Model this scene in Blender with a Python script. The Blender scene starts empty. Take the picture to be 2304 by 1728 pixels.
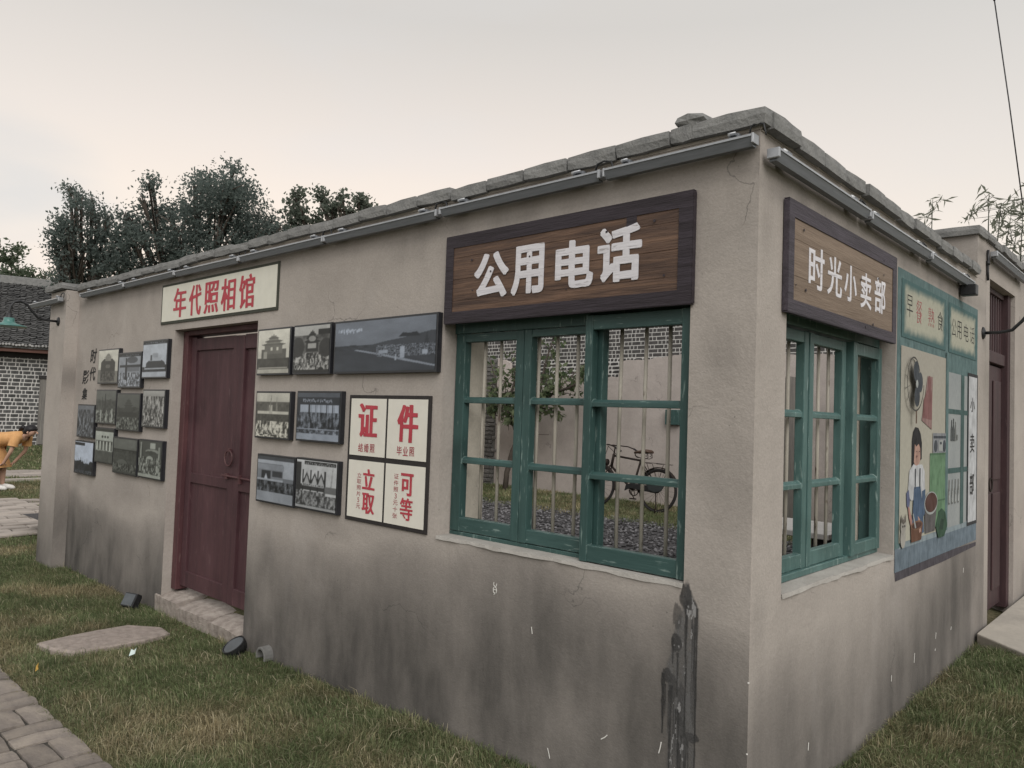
import bpy, bmesh, math, random
import numpy as np
from mathutils import Vector, Matrix, noise as mnoise

random.seed(7)
rng = np.random.default_rng(7)
S = bpy.context.scene
COL = S.collection
R = math.radians

# ------------------------------------------------------------------ camera
cam_d = bpy.data.cameras.new('camera')
cam = bpy.data.objects.new('camera', cam_d)
COL.objects.link(cam)
CAM = Vector((1.21642, -2.59946, 1.62))
right = Vector((0.73493826, 0.67725046, 0.03460588))
down = Vector((-0.00296982, 0.05424494, -0.99852324))
fwd = Vector((-0.67812752, 0.73375016, 0.041878))
m = Matrix((right, -down, -fwd)).transposed().to_4x4()
m.translation = CAM
cam.matrix_world = m
cam_d.sensor_width = 36.0
cam_d.lens = 26.846
cam_d.clip_start = 0.05
cam_d.clip_end = 2000
S.camera = cam

# ------------------------------------------------------------------ sky, sun, exposure
SUN_DIR = Vector((0.74, -0.50, 0.70)).normalized()      # towards the sun lamp, a soft fill added opposite the sunset side
S.view_settings.view_transform = 'Standard'
S.view_settings.look = 'None'
S.view_settings.gamma = 1
S.view_settings.use_curve_mapping = False
S.view_settings.exposure = 0.54
W = bpy.data.worlds.new('World')
S.world = W
W.use_nodes = True
nt = W.node_tree
nt.nodes.clear()
out = nt.nodes.new('ShaderNodeOutputWorld')
bg = nt.nodes.new('ShaderNodeBackground')
bg.inputs['Strength'].default_value = 0.1
sky = nt.nodes.new('ShaderNodeTexSky')
sky.sky_type = 'NISHITA'
sky.sun_disc = False
sky.sun_elevation = math.asin(SUN_DIR.z)
sky.sun_rotation = math.atan2(SUN_DIR.x, SUN_DIR.y)
tc = nt.nodes.new('ShaderNodeTexCoord')
sep = nt.nodes.new('ShaderNodeSeparateXYZ')
nt.links.new(tc.outputs['Generated'], sep.inputs[0])
ramp = nt.nodes.new('ShaderNodeValToRGB')               # overcast dome: warm near the horizon, grey overhead
cr = ramp.color_ramp
cr.elements[0].position = 0.0;  cr.elements[0].color = (0.78, 0.61, 0.50, 1)
cr.elements[1].position = 1.0;  cr.elements[1].color = (0.56, 0.55, 0.54, 1)
for p, c in ((0.12, (0.82, 0.675, 0.565, 1)), (0.20, (0.79, 0.68, 0.575, 1)), (0.32, (0.675, 0.605, 0.545, 1)), (0.46, (0.52, 0.49, 0.455, 1)), (0.60, (0.54, 0.52, 0.49, 1))):
    e = cr.elements.new(p); e.color = c
nt.links.new(sep.outputs['Z'], ramp.inputs['Fac'])
# cool grey bank away from the sunset side, soft cloud variation everywhere
dotn = nt.nodes.new('ShaderNodeVectorMath'); dotn.operation = 'DOT_PRODUCT'
dotn.inputs[1].default_value = (-0.78, 0.62, 0.0)
nt.links.new(tc.outputs['Generated'], dotn.inputs[0])
mr = nt.nodes.new('ShaderNodeMapRange')
mr.inputs['From Min'].default_value = 0.95; mr.inputs['From Max'].default_value = 0.45
mr.inputs['To Min'].default_value = 0.0; mr.inputs['To Max'].default_value = 0.95
nt.links.new(dotn.outputs['Value'], mr.inputs['Value'])
mixc = nt.nodes.new('ShaderNodeMix'); mixc.data_type = 'RGBA'
nt.links.new(mr.outputs[0], mixc.inputs['Factor'])
nt.links.new(ramp.outputs[0], mixc.inputs['A'])
ramp2 = nt.nodes.new('ShaderNodeValToRGB')
for e_, (p, c) in zip(ramp2.color_ramp.elements, ((0.0, (0.66, 0.64, 0.60, 1)), (1.0, (0.54, 0.54, 0.535, 1)))): e_.position = p; e_.color = c
e = ramp2.color_ramp.elements.new(0.5); e.color = (0.49, 0.485, 0.465, 1)
nt.links.new(sep.outputs['Z'], ramp2.inputs['Fac'])
nt.links.new(ramp2.outputs[0], mixc.inputs['B'])
mp = nt.nodes.new('ShaderNodeMapping'); mp.inputs['Scale'].default_value = (1.6, 1.6, 5.0)
nt.links.new(tc.outputs['Generated'], mp.inputs[0])
nz = nt.nodes.new('ShaderNodeTexNoise'); nz.inputs['Scale'].default_value = 1.7; nz.inputs['Detail'].default_value = 4
nt.links.new(mp.outputs[0], nz.inputs['Vector'])
mr2 = nt.nodes.new('ShaderNodeMapRange')
mr2.inputs['From Min'].default_value = 0.53; mr2.inputs['From Max'].default_value = 0.75
mr2.inputs['To Max'].default_value = 0.16
nt.links.new(nz.outputs['Fac'], mr2.inputs['Value'])
mixb = nt.nodes.new('ShaderNodeMix'); mixb.data_type = 'RGBA'
nt.links.new(mr2.outputs[0], mixb.inputs['Factor'])
nt.links.new(mixc.outputs['Result'], mixb.inputs['A'])
mixb.inputs['B'].default_value = (0.54, 0.57, 0.60, 1)
# a blue grey bank of cloud low on the left of the sunset
dot2 = nt.nodes.new('ShaderNodeVectorMath'); dot2.operation = 'DOT_PRODUCT'
dot2.inputs[1].default_value = (-0.950, 0.205, 0.225)
nt.links.new(tc.outputs['Generated'], dot2.inputs[0])
nadd = nt.nodes.new('ShaderNodeMath'); nadd.operation = 'MULTIPLY_ADD'; nadd.inputs[1].default_value = 0.02
nt.links.new(nz.outputs['Fac'], nadd.inputs[0]); nt.links.new(dot2.outputs['Value'], nadd.inputs[2])
mr3 = nt.nodes.new('ShaderNodeMapRange'); mr3.interpolation_type = 'SMOOTHSTEP'
mr3.inputs['From Min'].default_value = 0.998; mr3.inputs['From Max'].default_value = 1.014; mr3.inputs['To Max'].default_value = 0.85
nt.links.new(nadd.outputs[0], mr3.inputs['Value'])
mixk = nt.nodes.new('ShaderNodeMix'); mixk.data_type = 'RGBA'
nt.links.new(mr3.outputs[0], mixk.inputs['Factor'])
nt.links.new(mixb.outputs['Result'], mixk.inputs['A'])
mixk.inputs['B'].default_value = (0.45, 0.485, 0.51, 1)
sc10 = nt.nodes.new('ShaderNodeVectorMath'); sc10.operation = 'SCALE'; sc10.inputs['Scale'].default_value = 9.5
nt.links.new(mixk.outputs['Result'], sc10.inputs[0])
mixs = nt.nodes.new('ShaderNodeMix'); mixs.data_type = 'RGBA'; mixs.inputs['Factor'].default_value = 0.94
nt.links.new(sky.outputs[0], mixs.inputs['A'])
nt.links.new(sc10.outputs[0], mixs.inputs['B'])
nt.links.new(mixs.outputs['Result'], bg.inputs['Color'])
nt.links.new(bg.outputs[0], out.inputs[0])

sun_d = bpy.data.lights.new('sun', 'SUN')
sun_d.energy = 1.45
sun_d.angle = R(45)
sun_d.color = (1.0, 0.97, 0.93)
sun = bpy.data.objects.new('sun', sun_d)
COL.objects.link(sun)
sun.rotation_euler = SUN_DIR.to_track_quat('Z', 'Y').to_euler()
sun.location = (5, -6, 12)

# ------------------------------------------------------------------ helpers: tagging
def props(o, label=None, cat=None, group=None, kind=None):
    if label: o['label'] = label
    if cat: o['category'] = cat
    if group: o['group'] = group
    if kind: o['kind'] = kind
    return o

def thing(name, label, cat, loc=(0, 0, 0), rotz=0.0, group=None):
    o = bpy.data.objects.new(name, None)
    o.empty_display_size = 0.1
    COL.objects.link(o)
    o.location = loc
    o.rotation_euler = (0, 0, rotz)
    return props(o, label, cat, group)

def link(name, me, mat=None, parent=None, loc=None, rotz=0.0):
    o = bpy.data.objects.new(name, me)
    COL.objects.link(o)
    if mat is not None and len(me.materials) == 0:
        for mm in (mat if isinstance(mat, (list, tuple)) else [mat]):
            me.materials.append(mm)
    if parent is not None: o.parent = parent
    if loc is not None: o.location = loc
    if rotz: o.rotation_euler = (0, 0, rotz)
    return o

def copy_tree(o, parent=None):
    c = o.copy(); COL.objects.link(c)
    c.parent = parent
    for ch in list(o.children): copy_tree(ch, c)
    return c

def mesh_arrays(name, V, F, col=None, smooth=False):
    """V (n,3), F (m,k) -> mesh, col optional (n,3) point colours"""
    V = np.asarray(V, np.float32); F = np.asarray(F, np.int32)
    me = bpy.data.meshes.new(name)
    k = F.shape[1]
    me.vertices.add(len(V)); me.vertices.foreach_set('co', V.ravel())
    me.loops.add(F.size); me.loops.foreach_set('vertex_index', F.ravel())
    me.polygons.add(len(F))
    me.polygons.foreach_set('loop_start', np.arange(len(F), dtype=np.int32) * k)
    me.polygons.foreach_set('loop_total', np.full(len(F), k, np.int32))
    if smooth: me.polygons.foreach_set('use_smooth', np.ones(len(F), bool))
    me.update(calc_edges=True)
    if col is not None:
        a = me.color_attributes.new('Col', 'FLOAT_COLOR', 'POINT')
        c4 = np.ones((len(V), 4), np.float32); c4[:, :3] = col
        a.data.foreach_set('color', c4.ravel())
    return me

class MB:
    def __init__(self):
        self.v = []; self.f = []; self.mi = []; self.cur = 0
    def add(self, vs, fs):
        b = len(self.v)
        self.v += [tuple(p) for p in vs]
        for f in fs:
            self.f.append(tuple(i + b for i in f)); self.mi.append(self.cur)
        return self
    def box(self, x0, x1, y0, y1, z0, z1, rot=None, c=None):
        vs = [Vector(p) for p in ((x0,y0,z0),(x1,y0,z0),(x1,y1,z0),(x0,y1,z0),(x0,y0,z1),(x1,y0,z1),(x1,y1,z1),(x0,y1,z1))]
        if rot is not None:
            c = Vector(c) if c is not None else Vector(((x0+x1)/2,(y0+y1)/2,(z0+z1)/2))
            vs = [c + rot @ (p - c) for p in vs]
        return self.add(vs, [(0,3,2,1),(4,5,6,7),(0,1,5,4),(1,2,6,5),(2,3,7,6),(3,0,4,7)])
    def bar(self, a, b, w, h=None, up=(0,0,1)):
        a = Vector(a); b = Vector(b); h = h or w
        d = (b - a).normalized(); u = Vector(up)
        s = d.cross(u)
        if s.length < 1e-4: s = d.cross(Vector((1,0,0)))
        s.normalize(); u = s.cross(d)
        vs = []
        for p in (a, b):
            for i, j in ((-1,-1),(1,-1),(1,1),(-1,1)):
                vs.append(p + s*(i*w/2) + u*(j*h/2))
        return self.add(vs, [(3,2,1,0),(4,5,6,7),(0,1,5,4),(1,2,6,5),(2,3,7,6),(3,0,4,7)])
    def tube(self, pts, r, n=8, caps=True):
        pts = [Vector(p) for p in pts]
        rs = r if isinstance(r, (list, tuple)) else [r]*len(pts)
        vs = []; fs = []
        ref = None
        for i, p in enumerate(pts):
            d = (pts[min(i+1,len(pts)-1)] - pts[max(i-1,0)]).normalized()
            if ref is None:
                ref = d.orthogonal().normalized()
            else:
                ref = (ref - d*ref.dot(d))
                ref = ref.normalized() if ref.length > 1e-5 else d.orthogonal().normalized()
            s = d.cross(ref)
            for k in range(n):
                a = 2*math.pi*k/n
                vs.append(p + (ref*math.cos(a) + s*math.sin(a))*rs[i])
        for i in range(len(pts)-1):
            for k in range(n):
                k2 = (k+1) % n
                fs.append((i*n+k, i*n+k2, (i+1)*n+k2, (i+1)*n+k))
        if caps:
            fs.append(tuple(range(n-1,-1,-1)))
            fs.append(tuple((len(pts)-1)*n + k for k in range(n)))
        return self.add(vs, fs)
    def lathe(self, prof, n=24, o=(0,0,0), axis='z', closed=False):
        vs = []; fs = []; o = Vector(o)
        for r, h in prof:
            for k in range(n):
                a = 2*math.pi*k/n
                p = Vector((r*math.cos(a), r*math.sin(a), h))
                if axis == 'y': p = Vector((p.x, p.z, -p.y))
                if axis == 'x': p = Vector((p.z, p.x, p.y))
                vs.append(o + p)
        L = len(prof)
        for i in range(L-1 if not closed else L):
            for k in range(n):
                k2 = (k+1) % n; j = (i+1) % L
                fs.append((i*n+k, i*n+k2, j*n+k2, j*n+k))
        return self.add(vs, fs)
    def torus(self, c, R0, r, n=32, m=8, axis='y', sx=1.0):
        prof = [(R0 + r*math.cos(2*math.pi*i/m), r*math.sin(2*math.pi*i/m)) for i in range(m)]
        return self.lathe(prof, n, c, axis, closed=True)
    def prism(self, poly, y0, y1):
        """polygon in x,z extruded along y (y0 is the front, smaller y)"""
        n = len(poly)
        area = sum(poly[i][0]*poly[(i+1)%n][1] - poly[(i+1)%n][0]*poly[i][1] for i in range(n))
        if area < 0: poly = poly[::-1]
        vs = [(x, y0, z) for x, z in poly] + [(x, y1, z) for x, z in poly]
        fs = [tuple(range(n)), tuple(range(2*n-1, n-1, -1))]
        for i in range(n):
            j = (i+1) % n
            fs.append((i, i+n, j+n, j))
        return self.add(vs, fs)
    def mesh(self, name, smooth=False):
        me = bpy.data.meshes.new(name)
        me.from_pydata(self.v, [], self.f)
        if any(self.mi): me.polygons.foreach_set('material_index', self.mi)
        if smooth: me.polygons.foreach_set('use_smooth', [True]*len(self.f))
        me.update()
        return me
    def build(self, name, mat, parent=None, bevel=0.0, smooth=False, loc=None, rotz=0.0):
        me = self.mesh(name, smooth)
        o = link(name, me, mat, parent, loc, rotz)
        if bevel:
            b = o.modifiers.new('bevel', 'BEVEL'); b.width = bevel; b.segments = 2; b.limit_method = 'ANGLE'
        return o

# numpy value noise
def vnoise(x, y, seed=0):
    x = np.asarray(x, float); y = np.asarray(y, float)
    xi = np.floor(x).astype(np.int64); yi = np.floor(y).astype(np.int64)
    fx = x - xi; fy = y - yi
    fx = fx*fx*(3-2*fx); fy = fy*fy*(3-2*fy)
    def h(a, b):
        n = (a*374761393 + b*668265263 + seed*1442695041) & 0x7fffffff
        n = ((n ^ (n >> 13))*1274126177) & 0x7fffffff
        return ((n ^ (n >> 16)) & 0xffff)/65535.0
    return (h(xi,yi)*(1-fx)+h(xi+1,yi)*fx)*(1-fy) + (h(xi,yi+1)*(1-fx)+h(xi+1,yi+1)*fx)*fy
def fbm(x, y, seed=0, o=4):
    s = 0; a = 0.5; t = 0
    for i in range(o):
        s = s + a*vnoise(x*2**i, y*2**i, seed+i*17); t += a; a *= 0.5
    return s/t

# ------------------------------------------------------------------ materials
class NT:
    def __init__(self, name, rough=0.8, metal=0.0, spec=0.3):
        self.m = bpy.data.materials.new(name); self.m.use_nodes = True
        self.t = self.m.node_tree
        self.b = self.t.nodes['Principled BSDF']
        self.b.inputs['Roughness'].default_value = rough
        self.b.inputs['Metallic'].default_value = metal
        self.b.inputs['Specular IOR Level'].default_value = spec
        self.co = self.t.nodes.new('ShaderNodeTexCoord').outputs['Object']
    def n(self, kind, **kw):
        nd = self.t.nodes.new(kind)
        for k, v in kw.items(): setattr(nd, k, v)
        return nd
    def l(self, a, b): self.t.links.new(a, b)
    def noise(self, scale, detail=4, stretch=None, rough=0.55, vec=None, dist=0.0):
        v = vec or self.co
        if stretch:
            mp = self.n('ShaderNodeMapping'); mp.inputs['Scale'].default_value = stretch
            self.l(v, mp.inputs[0]); v = mp.outputs[0]
        nz = self.n('ShaderNodeTexNoise'); nz.inputs['Scale'].default_value = scale
        nz.inputs['Detail'].default_value = detail; nz.inputs['Roughness'].default_value = rough
        nz.inputs['Distortion'].default_value = dist
        self.l(v, nz.inputs['Vector'])
        return nz.outputs['Fac']
    def rng(self, v, a, b, c=0.0, d=1.0):
        r = self.n('ShaderNodeMapRange')
        r.inputs['From Min'].default_value = a; r.inputs['From Max'].default_value = b
        r.inputs['To Min'].default_value = c; r.inputs['To Max'].default_value = d
        self.l(v, r.inputs['Value']); return r.outputs[0]
    def mix(self, f, a, b, mode='MIX'):
        x = self.n('ShaderNodeMix', data_type='RGBA', blend_type=mode)
        for sock, val in ((x.inputs['Factor'], f), (x.inputs['A'], a), (x.inputs['B'], b)):
            if isinstance(val, (int, float)): sock.default_value = val
            elif isinstance(val, (tuple, list)): sock.default_value = (*val[:3], 1)
            else: self.l(val, sock)
        return x.outputs['Result']
    def math(self, op, a, b):
        x = self.n('ShaderNodeMath', operation=op)
        for s, v in ((x.inputs[0], a), (x.inputs[1], b)):
            if isinstance(v, (int, float)): s.default_value = v
            else: self.l(v, s)
        return x.outputs[0]
    def bump(self, h, strength=0.2, dist=0.01):
        bn = self.n('ShaderNodeBump'); bn.inputs['Strength'].default_value = strength
        bn.inputs['Distance'].default_value = dist
        self.l(h, bn.inputs['Height']); self.l(bn.outputs[0], self.b.inputs['Normal'])
    def col(self, c):
        if isinstance(c, tuple): self.b.inputs['Base Color'].default_value = (*c[:3], 1)
        else: self.l(c, self.b.inputs['Base Color'])
        return self.m

def simple(name, c1, c2, scale=8.0, rough=0.8, metal=0.0, bump=0.15, stretch=None, rnd=0.0, spec=0.3):
    t = NT(name, rough, metal, spec)
    f = t.rng(t.noise(scale, 5, stretch), 0.3, 0.7)
    c = t.mix(f, c1, c2)
    if rnd:
        oi = t.n('ShaderNodeObjectInfo')
        hv = t.n('ShaderNodeHueSaturation')
        t.l(t.rng(oi.outputs['Random'], 0, 1, 1-rnd, 1+rnd), hv.inputs['Value'])
        t.l(c, hv.inputs['Color']); c = hv.outputs[0]
    if bump: t.bump(t.noise(scale*6, 4, stretch), bump)
    return t.col(c)

def plaster(name, a, b, grime_shade=(0.048, 0.046, 0.044), use_attr=True):
    t = NT(name, 0.92, 0, 0.15)
    c = t.mix(t.rng(t.noise(1.3, 5), 0.35, 0.65), a, b)
    c = t.mix(t.rng(t.noise(4.5, 4), 0.45, 0.8, 0, 0.35), c, tuple(x*0.78 for x in b))
    c = t.mix(t.rng(t.noise(70, 2), 0.35, 0.65, 0, 0.22), c, tuple(x*0.62 for x in b))
    # tiny dark pits and pale flecks
    vo = t.n('ShaderNodeTexVoronoi'); vo.inputs['Scale'].default_value = 24
    t.l(t.co, vo.inputs['Vector'])
    pits = t.rng(vo.outputs['Distance'], 0.05, 0.085, 1, 0)
    pits = t.math('MULTIPLY', pits, t.rng(t.noise(2.2, 2), 0.55, 0.62))
    c = t.mix(t.math('MULTIPLY', pits, 0.65), c, (0.07, 0.065, 0.06))
    # trowel arcs and hairline cracks
    tw = t.noise(2.6, 6, (1, 1, 1), 0.6, dist=2.2)
    c = t.mix(t.rng(tw, 0.52, 0.72, 0, 0.22), c, tuple(x*0.70 for x in b))
    c = t.mix(t.rng(t.noise(2.1, 5, (1.2, 1.2, .7), 0.6, dist=1.2), 0.55, 0.75, 0, 0.35), c, (a[0]*1.06, a[1]*1.08, a[2]*1.12))
    vc = t.n('ShaderNodeTexVoronoi', feature='DISTANCE_TO_EDGE'); vc.inputs['Scale'].default_value = 0.9
    wv = t.n('ShaderNodeVectorMath', operation='ADD')
    wn = t.n('ShaderNodeTexNoise'); wn.inputs['Scale'].default_value = 5.0; wn.inputs['Detail'].default_value = 6
    t.l(t.co, wn.inputs['Vector'])
    ws = t.n('ShaderNodeVectorMath', operation='SCALE'); ws.inputs['Scale'].default_value = 0.35
    t.l(wn.outputs['Color'], ws.inputs[0]); t.l(t.co, wv.inputs[0]); t.l(ws.outputs[0], wv.inputs[1]); t.l(wv.outputs[0], vc.inputs['Vector'])
    crk = t.math('MULTIPLY', t.rng(vc.outputs['Distance'], 0.0012, 0.004, 1, 0), t.rng(t.noise(1.4, 3), 0.54, 0.60))
    c = t.mix(t.math('MULTIPLY', crk, 0.55), c, (0.10, 0.095, 0.09))
    if use_attr:
        at = t.n('ShaderNodeAttribute', attribute_name='grime_shade')
        st = t.rng(t.noise(2.2, 6, (2.6, 2.6, 0.9), .62), 0.25, 0.75, 0.72, 1.12)
        g = t.math('MULTIPLY', at.outputs['Fac'], st)
        c = t.mix(g, c, grime_shade)
    t.bump(t.math('ADD', t.math('ADD', t.math('MULTIPLY', t.noise(120, 3), 0.35), t.noise(9, 4)), tw), 0.30, 0.014)
    return t.col(c)

def grained(name, light, dark, stretch=(1.0, 14, 14), scale=3.0, rough=0.7, wear=None, wear_amt=0.0, bump=0.35, rnd=0.0, spec=0.3, edge=0.0):
    t = NT(name, rough, 0, spec)
    g = t.noise(scale, 6, stretch, 0.65, dist=0.6)
    fine = t.noise(scale*5, 4, stretch, 0.6)
    c = t.mix(t.rng(g, 0.34, 0.66), dark, light)
    c = t.mix(t.rng(fine, 0.45, 0.7, 0, 0.55), c, dark)
    if edge:
        bv = t.n('ShaderNodeBevel'); bv.samples = 4; bv.inputs['Radius'].default_value = 0.007
        ge = t.n('ShaderNodeNewGeometry')
        dp = t.n('ShaderNodeVectorMath', operation='DOT_PRODUCT')
        t.l(bv.outputs[0], dp.inputs[0]); t.l(ge.outputs['Normal'], dp.inputs[1])
        em = t.math('MULTIPLY', t.rng(dp.outputs['Value'], 0.97, 0.80), t.rng(t.noise(7, 6, None, .7), 0.48, 0.62, 0, edge))
        c = t.mix(em, c, wear)
        c = t.mix(t.rng(t.noise(3.5, 5, tuple(max(.5, q*.12) for q in stretch)), 0.5, 0.75, 0, .5), c, tuple(min(1, q*1.5+.01) for q in light))
        c = t.mix(t.rng(t.noise(2.2, 5), 0.55, 0.75, 0, .5), c, tuple(q*.55 for q in dark))
    if wear:
        w = t.rng(t.noise(16, 6, tuple(max(0.6, s*0.25) for s in stretch)), 0.62, 0.7, 0, wear_amt)
        c = t.mix(w, c, wear)
    if rnd:
        oi = t.n('ShaderNodeObjectInfo'); hv = t.n('ShaderNodeHueSaturation')
        t.l(t.rng(oi.outputs['Random'], 0, 1, 1-rnd, 1+rnd), hv.inputs['Value'])
        t.l(c, hv.inputs['Color']); c = hv.outputs[0]
    t.bump(t.math('ADD', g, fine), bump, 0.006)
    return t.col(c)

def flat(name, c, rough=0.75, spec=0.25, var=0.12):
    t = NT(name, rough, 0, spec)
    f = t.rng(t.noise(14, 4), 0.35, 0.7, 0, 1)
    cc = t.mix(f, c, tuple(x*(1-var) for x in c))
    cc = t.mix(t.rng(t.noise(38, 4, (1, 1, .35)), 0.4, 0.75, 0, var*1.6), cc, tuple(min(.75, x*1.25+.03) for x in c))
    return t.col(cc)

def vcol(name, rough=0.7, spec=0.25, noise=0.0):
    t = NT(name, rough, 0, spec)
    a = t.n('ShaderNodeAttribute', attribute_name='Col')
    c = a.outputs['Color']
    if noise:
        c = t.mix(t.rng(t.noise(40, 3), 0.3, 0.7, 0, noise), c, (0.05, 0.05, 0.05))
    return t.col(c)

M = {}
M['plaster'] = plaster('plaster', (0.442, 0.398, 0.362), (0.382, 0.343, 0.312))
M['plaster_plain'] = plaster('plaster_plain', (0.47, 0.42, 0.37), (0.38, 0.34, 0.30), use_attr=False)
M['plaster_pale'] = plaster('plaster_pale', (0.68, 0.63, 0.54), (0.60, 0.55, 0.47), use_attr=False)
M['yard_plaster'] = plaster('yard_plaster', (0.50, 0.445, 0.415), (0.40, 0.355, 0.33))
M['sill'] = simple('sill_cement', (0.42, 0.40, 0.37), (0.33, 0.31, 0.285), 9, 0.92, bump=0.4)
M['coping'] = simple('coping_cement', (0.25, 0.247, 0.24), (0.17, 0.17, 0.168), 11, 0.95, bump=0.6, rnd=0.08)
M['mortar_dark'] = simple('mortar_dark', (0.19, 0.185, 0.178), (0.13, 0.128, 0.124), 20, 0.95)
M['green'] = grained('green_paint', (0.040, 0.086, 0.080), (0.026, 0.062, 0.058), (14, 14, 1.0), 2.4, 0.5, (0.34, 0.44, 0.41), 0.45, 0.15, spec=0.4, edge=.9)
M['green_h'] = grained('green_paint_rail', (0.044, 0.092, 0.086), (0.028, 0.066, 0.062), (1.0, 14, 14), 2.4, 0.5, (0.34, 0.44, 0.41), 0.45, 0.15, spec=0.4, edge=.9)
M['green_s'] = grained('green_paint_short', (0.074, 0.140, 0.131), (0.052, 0.108, 0.102), (14, 14, 1.0), 2.4, 0.5, (0.40, 0.50, 0.47), 0.45, 0.15, spec=0.4, edge=.9)
M['bar'] = grained('bar_peeling_paint', (0.46, 0.43, 0.37), (0.34, 0.31, 0.265), (9, 9, 1.2), 4, 0.6, (0.10, 0.07, 0.055), 0.9, 0.1)
M['maroon'] = grained('maroon_door', (0.084, 0.038, 0.043), (0.056, 0.026, 0.031), (10, 10, 0.7), 2.2, 0.6, (0.16, 0.10, 0.10), 0.35, 0.2, edge=.8)
M['maroon_edge'] = grained('maroon_frame', (0.100, 0.042, 0.044), (0.068, 0.029, 0.033), (10, 10, 0.7), 2.2, 0.6, (0.20, 0.14, 0.13), 0.4, 0.25, edge=.9)
M['plank1'] = grained('sign_plank_brown', (0.165, 0.100, 0.068), (0.058, 0.037, 0.030), (0.75, 12, 12), 2.6, 0.68, bump=0.55, rnd=0.18)
M['plank2'] = grained('sign_plank_tan', (0.27, 0.205, 0.155), (0.185, 0.135, 0.100), (0.75, 12, 12), 2.4, 0.7, bump=0.4, rnd=0.12)
M['border1'] = grained('sign_border_dark', (0.050, 0.040, 0.050), (0.026, 0.020, 0.024), (0.8, 12, 12), 3, 0.6, bump=0.5)
M['border2'] = grained('sign_border_purple', (0.078, 0.066, 0.082), (0.045, 0.038, 0.046), (0.8, 12, 12), 3, 0.65, bump=0.45)
M['white_paint'] = grained('white_letter_paint', (0.76, 0.74, 0.77), (0.62, 0.60, 0.63), (0.7, 16, 16), 3, 0.6, (0.11, 0.07, 0.05), 0.55, 0.3)
M['cream'] = flat('cream_board', (0.70, 0.68, 0.59), 0.6, 0.3, 0.07)
M['cream2'] = flat('cream_panel', (0.72, 0.69, 0.615), 0.6, 0.3, 0.06)
M['olive'] = flat('olive_line', (0.055, 0.058, 0.045))
M['black_line'] = flat('black_line', (0.030, 0.026, 0.026), 0.6)
M['red'] = flat('red_letter', (0.46, 0.055, 0.075), 0.6, 0.3, 0.15)
M['red_dark'] = flat('red_letter_small', (0.36, 0.06, 0.075), 0.6, 0.3, 0.15)
M['ink'] = flat('ink_black', (0.035, 0.034, 0.034), 0.8)
M['frame'] = simple('frame_black', (0.020, 0.021, 0.026), (0.013, 0.014, 0.017), 20, 0.35, bump=0.05, spec=0.5)
M['print'] = vcol('photo_print', 0.4, 0.25)
M['mural_grid'] = vcol('mural_wash', 0.85, 0.15, 0.12)
M['alu'] = simple('aluminium', (0.20, 0.21, 0.23), (0.15, 0.16, 0.175), 16, 0.5, 0.2, 0.05, stretch=(0.4, 6, 6), spec=0.5)
M['alu_bright'] = simple('aluminium_lip', (0.42, 0.43, 0.45), (0.33, 0.34, 0.36), 20, 0.35, 0.5, 0.0, spec=0.5)
M['clear'] = simple('clip_plastic', (0.70, 0.71, 0.72), (0.55, 0.56, 0.58), 20, 0.25, 0.1, 0.0, spec=0.6)
M['black_metal'] = simple('black_metal', (0.030, 0.031, 0.033), (0.018, 0.018, 0.020), 20, 0.45, 0.3, 0.1, spec=0.5)
M['teal_enamel'] = simple('teal_enamel', (0.07, 0.19, 0.17), (0.05, 0.15, 0.135), 6, 0.3, 0.0, 0.0, spec=0.6)
M['rust'] = simple('rusty_metal', (0.040, 0.029, 0.024), (0.020, 0.016, 0.015), 30, 0.7, 0.4, 0.2)
M['rubber'] = simple('old_rubber', (0.035, 0.032, 0.032), (0.022, 0.021, 0.022), 40, 0.8)
M['leather'] = simple('brown_leather', (0.10, 0.062, 0.045), (0.06, 0.038, 0.029), 20, 0.6)
M['soil'] = None
M['brick_path'] = simple('path_brick', (0.29, 0.25, 0.212), (0.175, 0.152, 0.138), 9, 0.9, bump=0.5, rnd=0.22)
M['stone'] = simple('pinkish_stone', (0.42, 0.355, 0.315), (0.27, 0.23, 0.205), 22, 0.95, bump=1.0)
M['doorstone'] = simple('worn_doorstone', (0.42, 0.37, 0.33), (0.22, 0.185, 0.165), 16, 0.93, bump=0.9)
M['paving'] = simple('paving_stone', (0.40, 0.35, 0.31), (0.30, 0.265, 0.24), 5, 0.9, bump=0.4, rnd=0.16)
M['concrete'] = simple('pale_concrete', (0.46, 0.42, 0.365), (0.36, 0.33, 0.29), 4, 0.92, bump=0.5)
M['joint_sand'] = simple('joint_sand', (0.075, 0.068, 0.058), (0.045, 0.042, 0.036), 30, 0.95)
M['dark_brick'] = simple('dark_brick', (0.085, 0.080, 0.078), (0.045, 0.043, 0.043), 14, 0.9, bump=0.5, rnd=0.3)
M['grey_brick'] = simple('grey_brick', (0.115, 0.114, 0.112), (0.062, 0.061, 0.061), 10, 0.9, bump=0.6, rnd=0.3)
M['rough_brick'] = simple('rough_grey_brick', (0.21, 0.20, 0.19), (0.13, 0.125, 0.12), 14, 0.95, bump=0.9, rnd=0.2)
M['white_mortar'] = simple('white_mortar', (0.62, 0.605, 0.585), (0.44, 0.43, 0.415), 25, 0.9)
M['tile'] = simple('roof_tile', (0.17, 0.168, 0.165), (0.05, 0.05, 0.051), 7, 0.9, bump=0.4)
M['lime'] = simple('lime_edge', (0.46, 0.45, 0.44), (0.16, 0.16, 0.16), 14, 0.9)
M['red_beam'] = grained('red_beam', (0.17, 0.085, 0.065), (0.105, 0.055, 0.045), (0.8, 10, 10), 3)
M['old_wood'] = grained('weathered_wood', (0.24, 0.225, 0.205), (0.13, 0.122, 0.115), (10, 10, 0.8), 2.5, 0.85)
M['dark_void'] = flat('dark_boards', (0.035, 0.033, 0.033))
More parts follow.
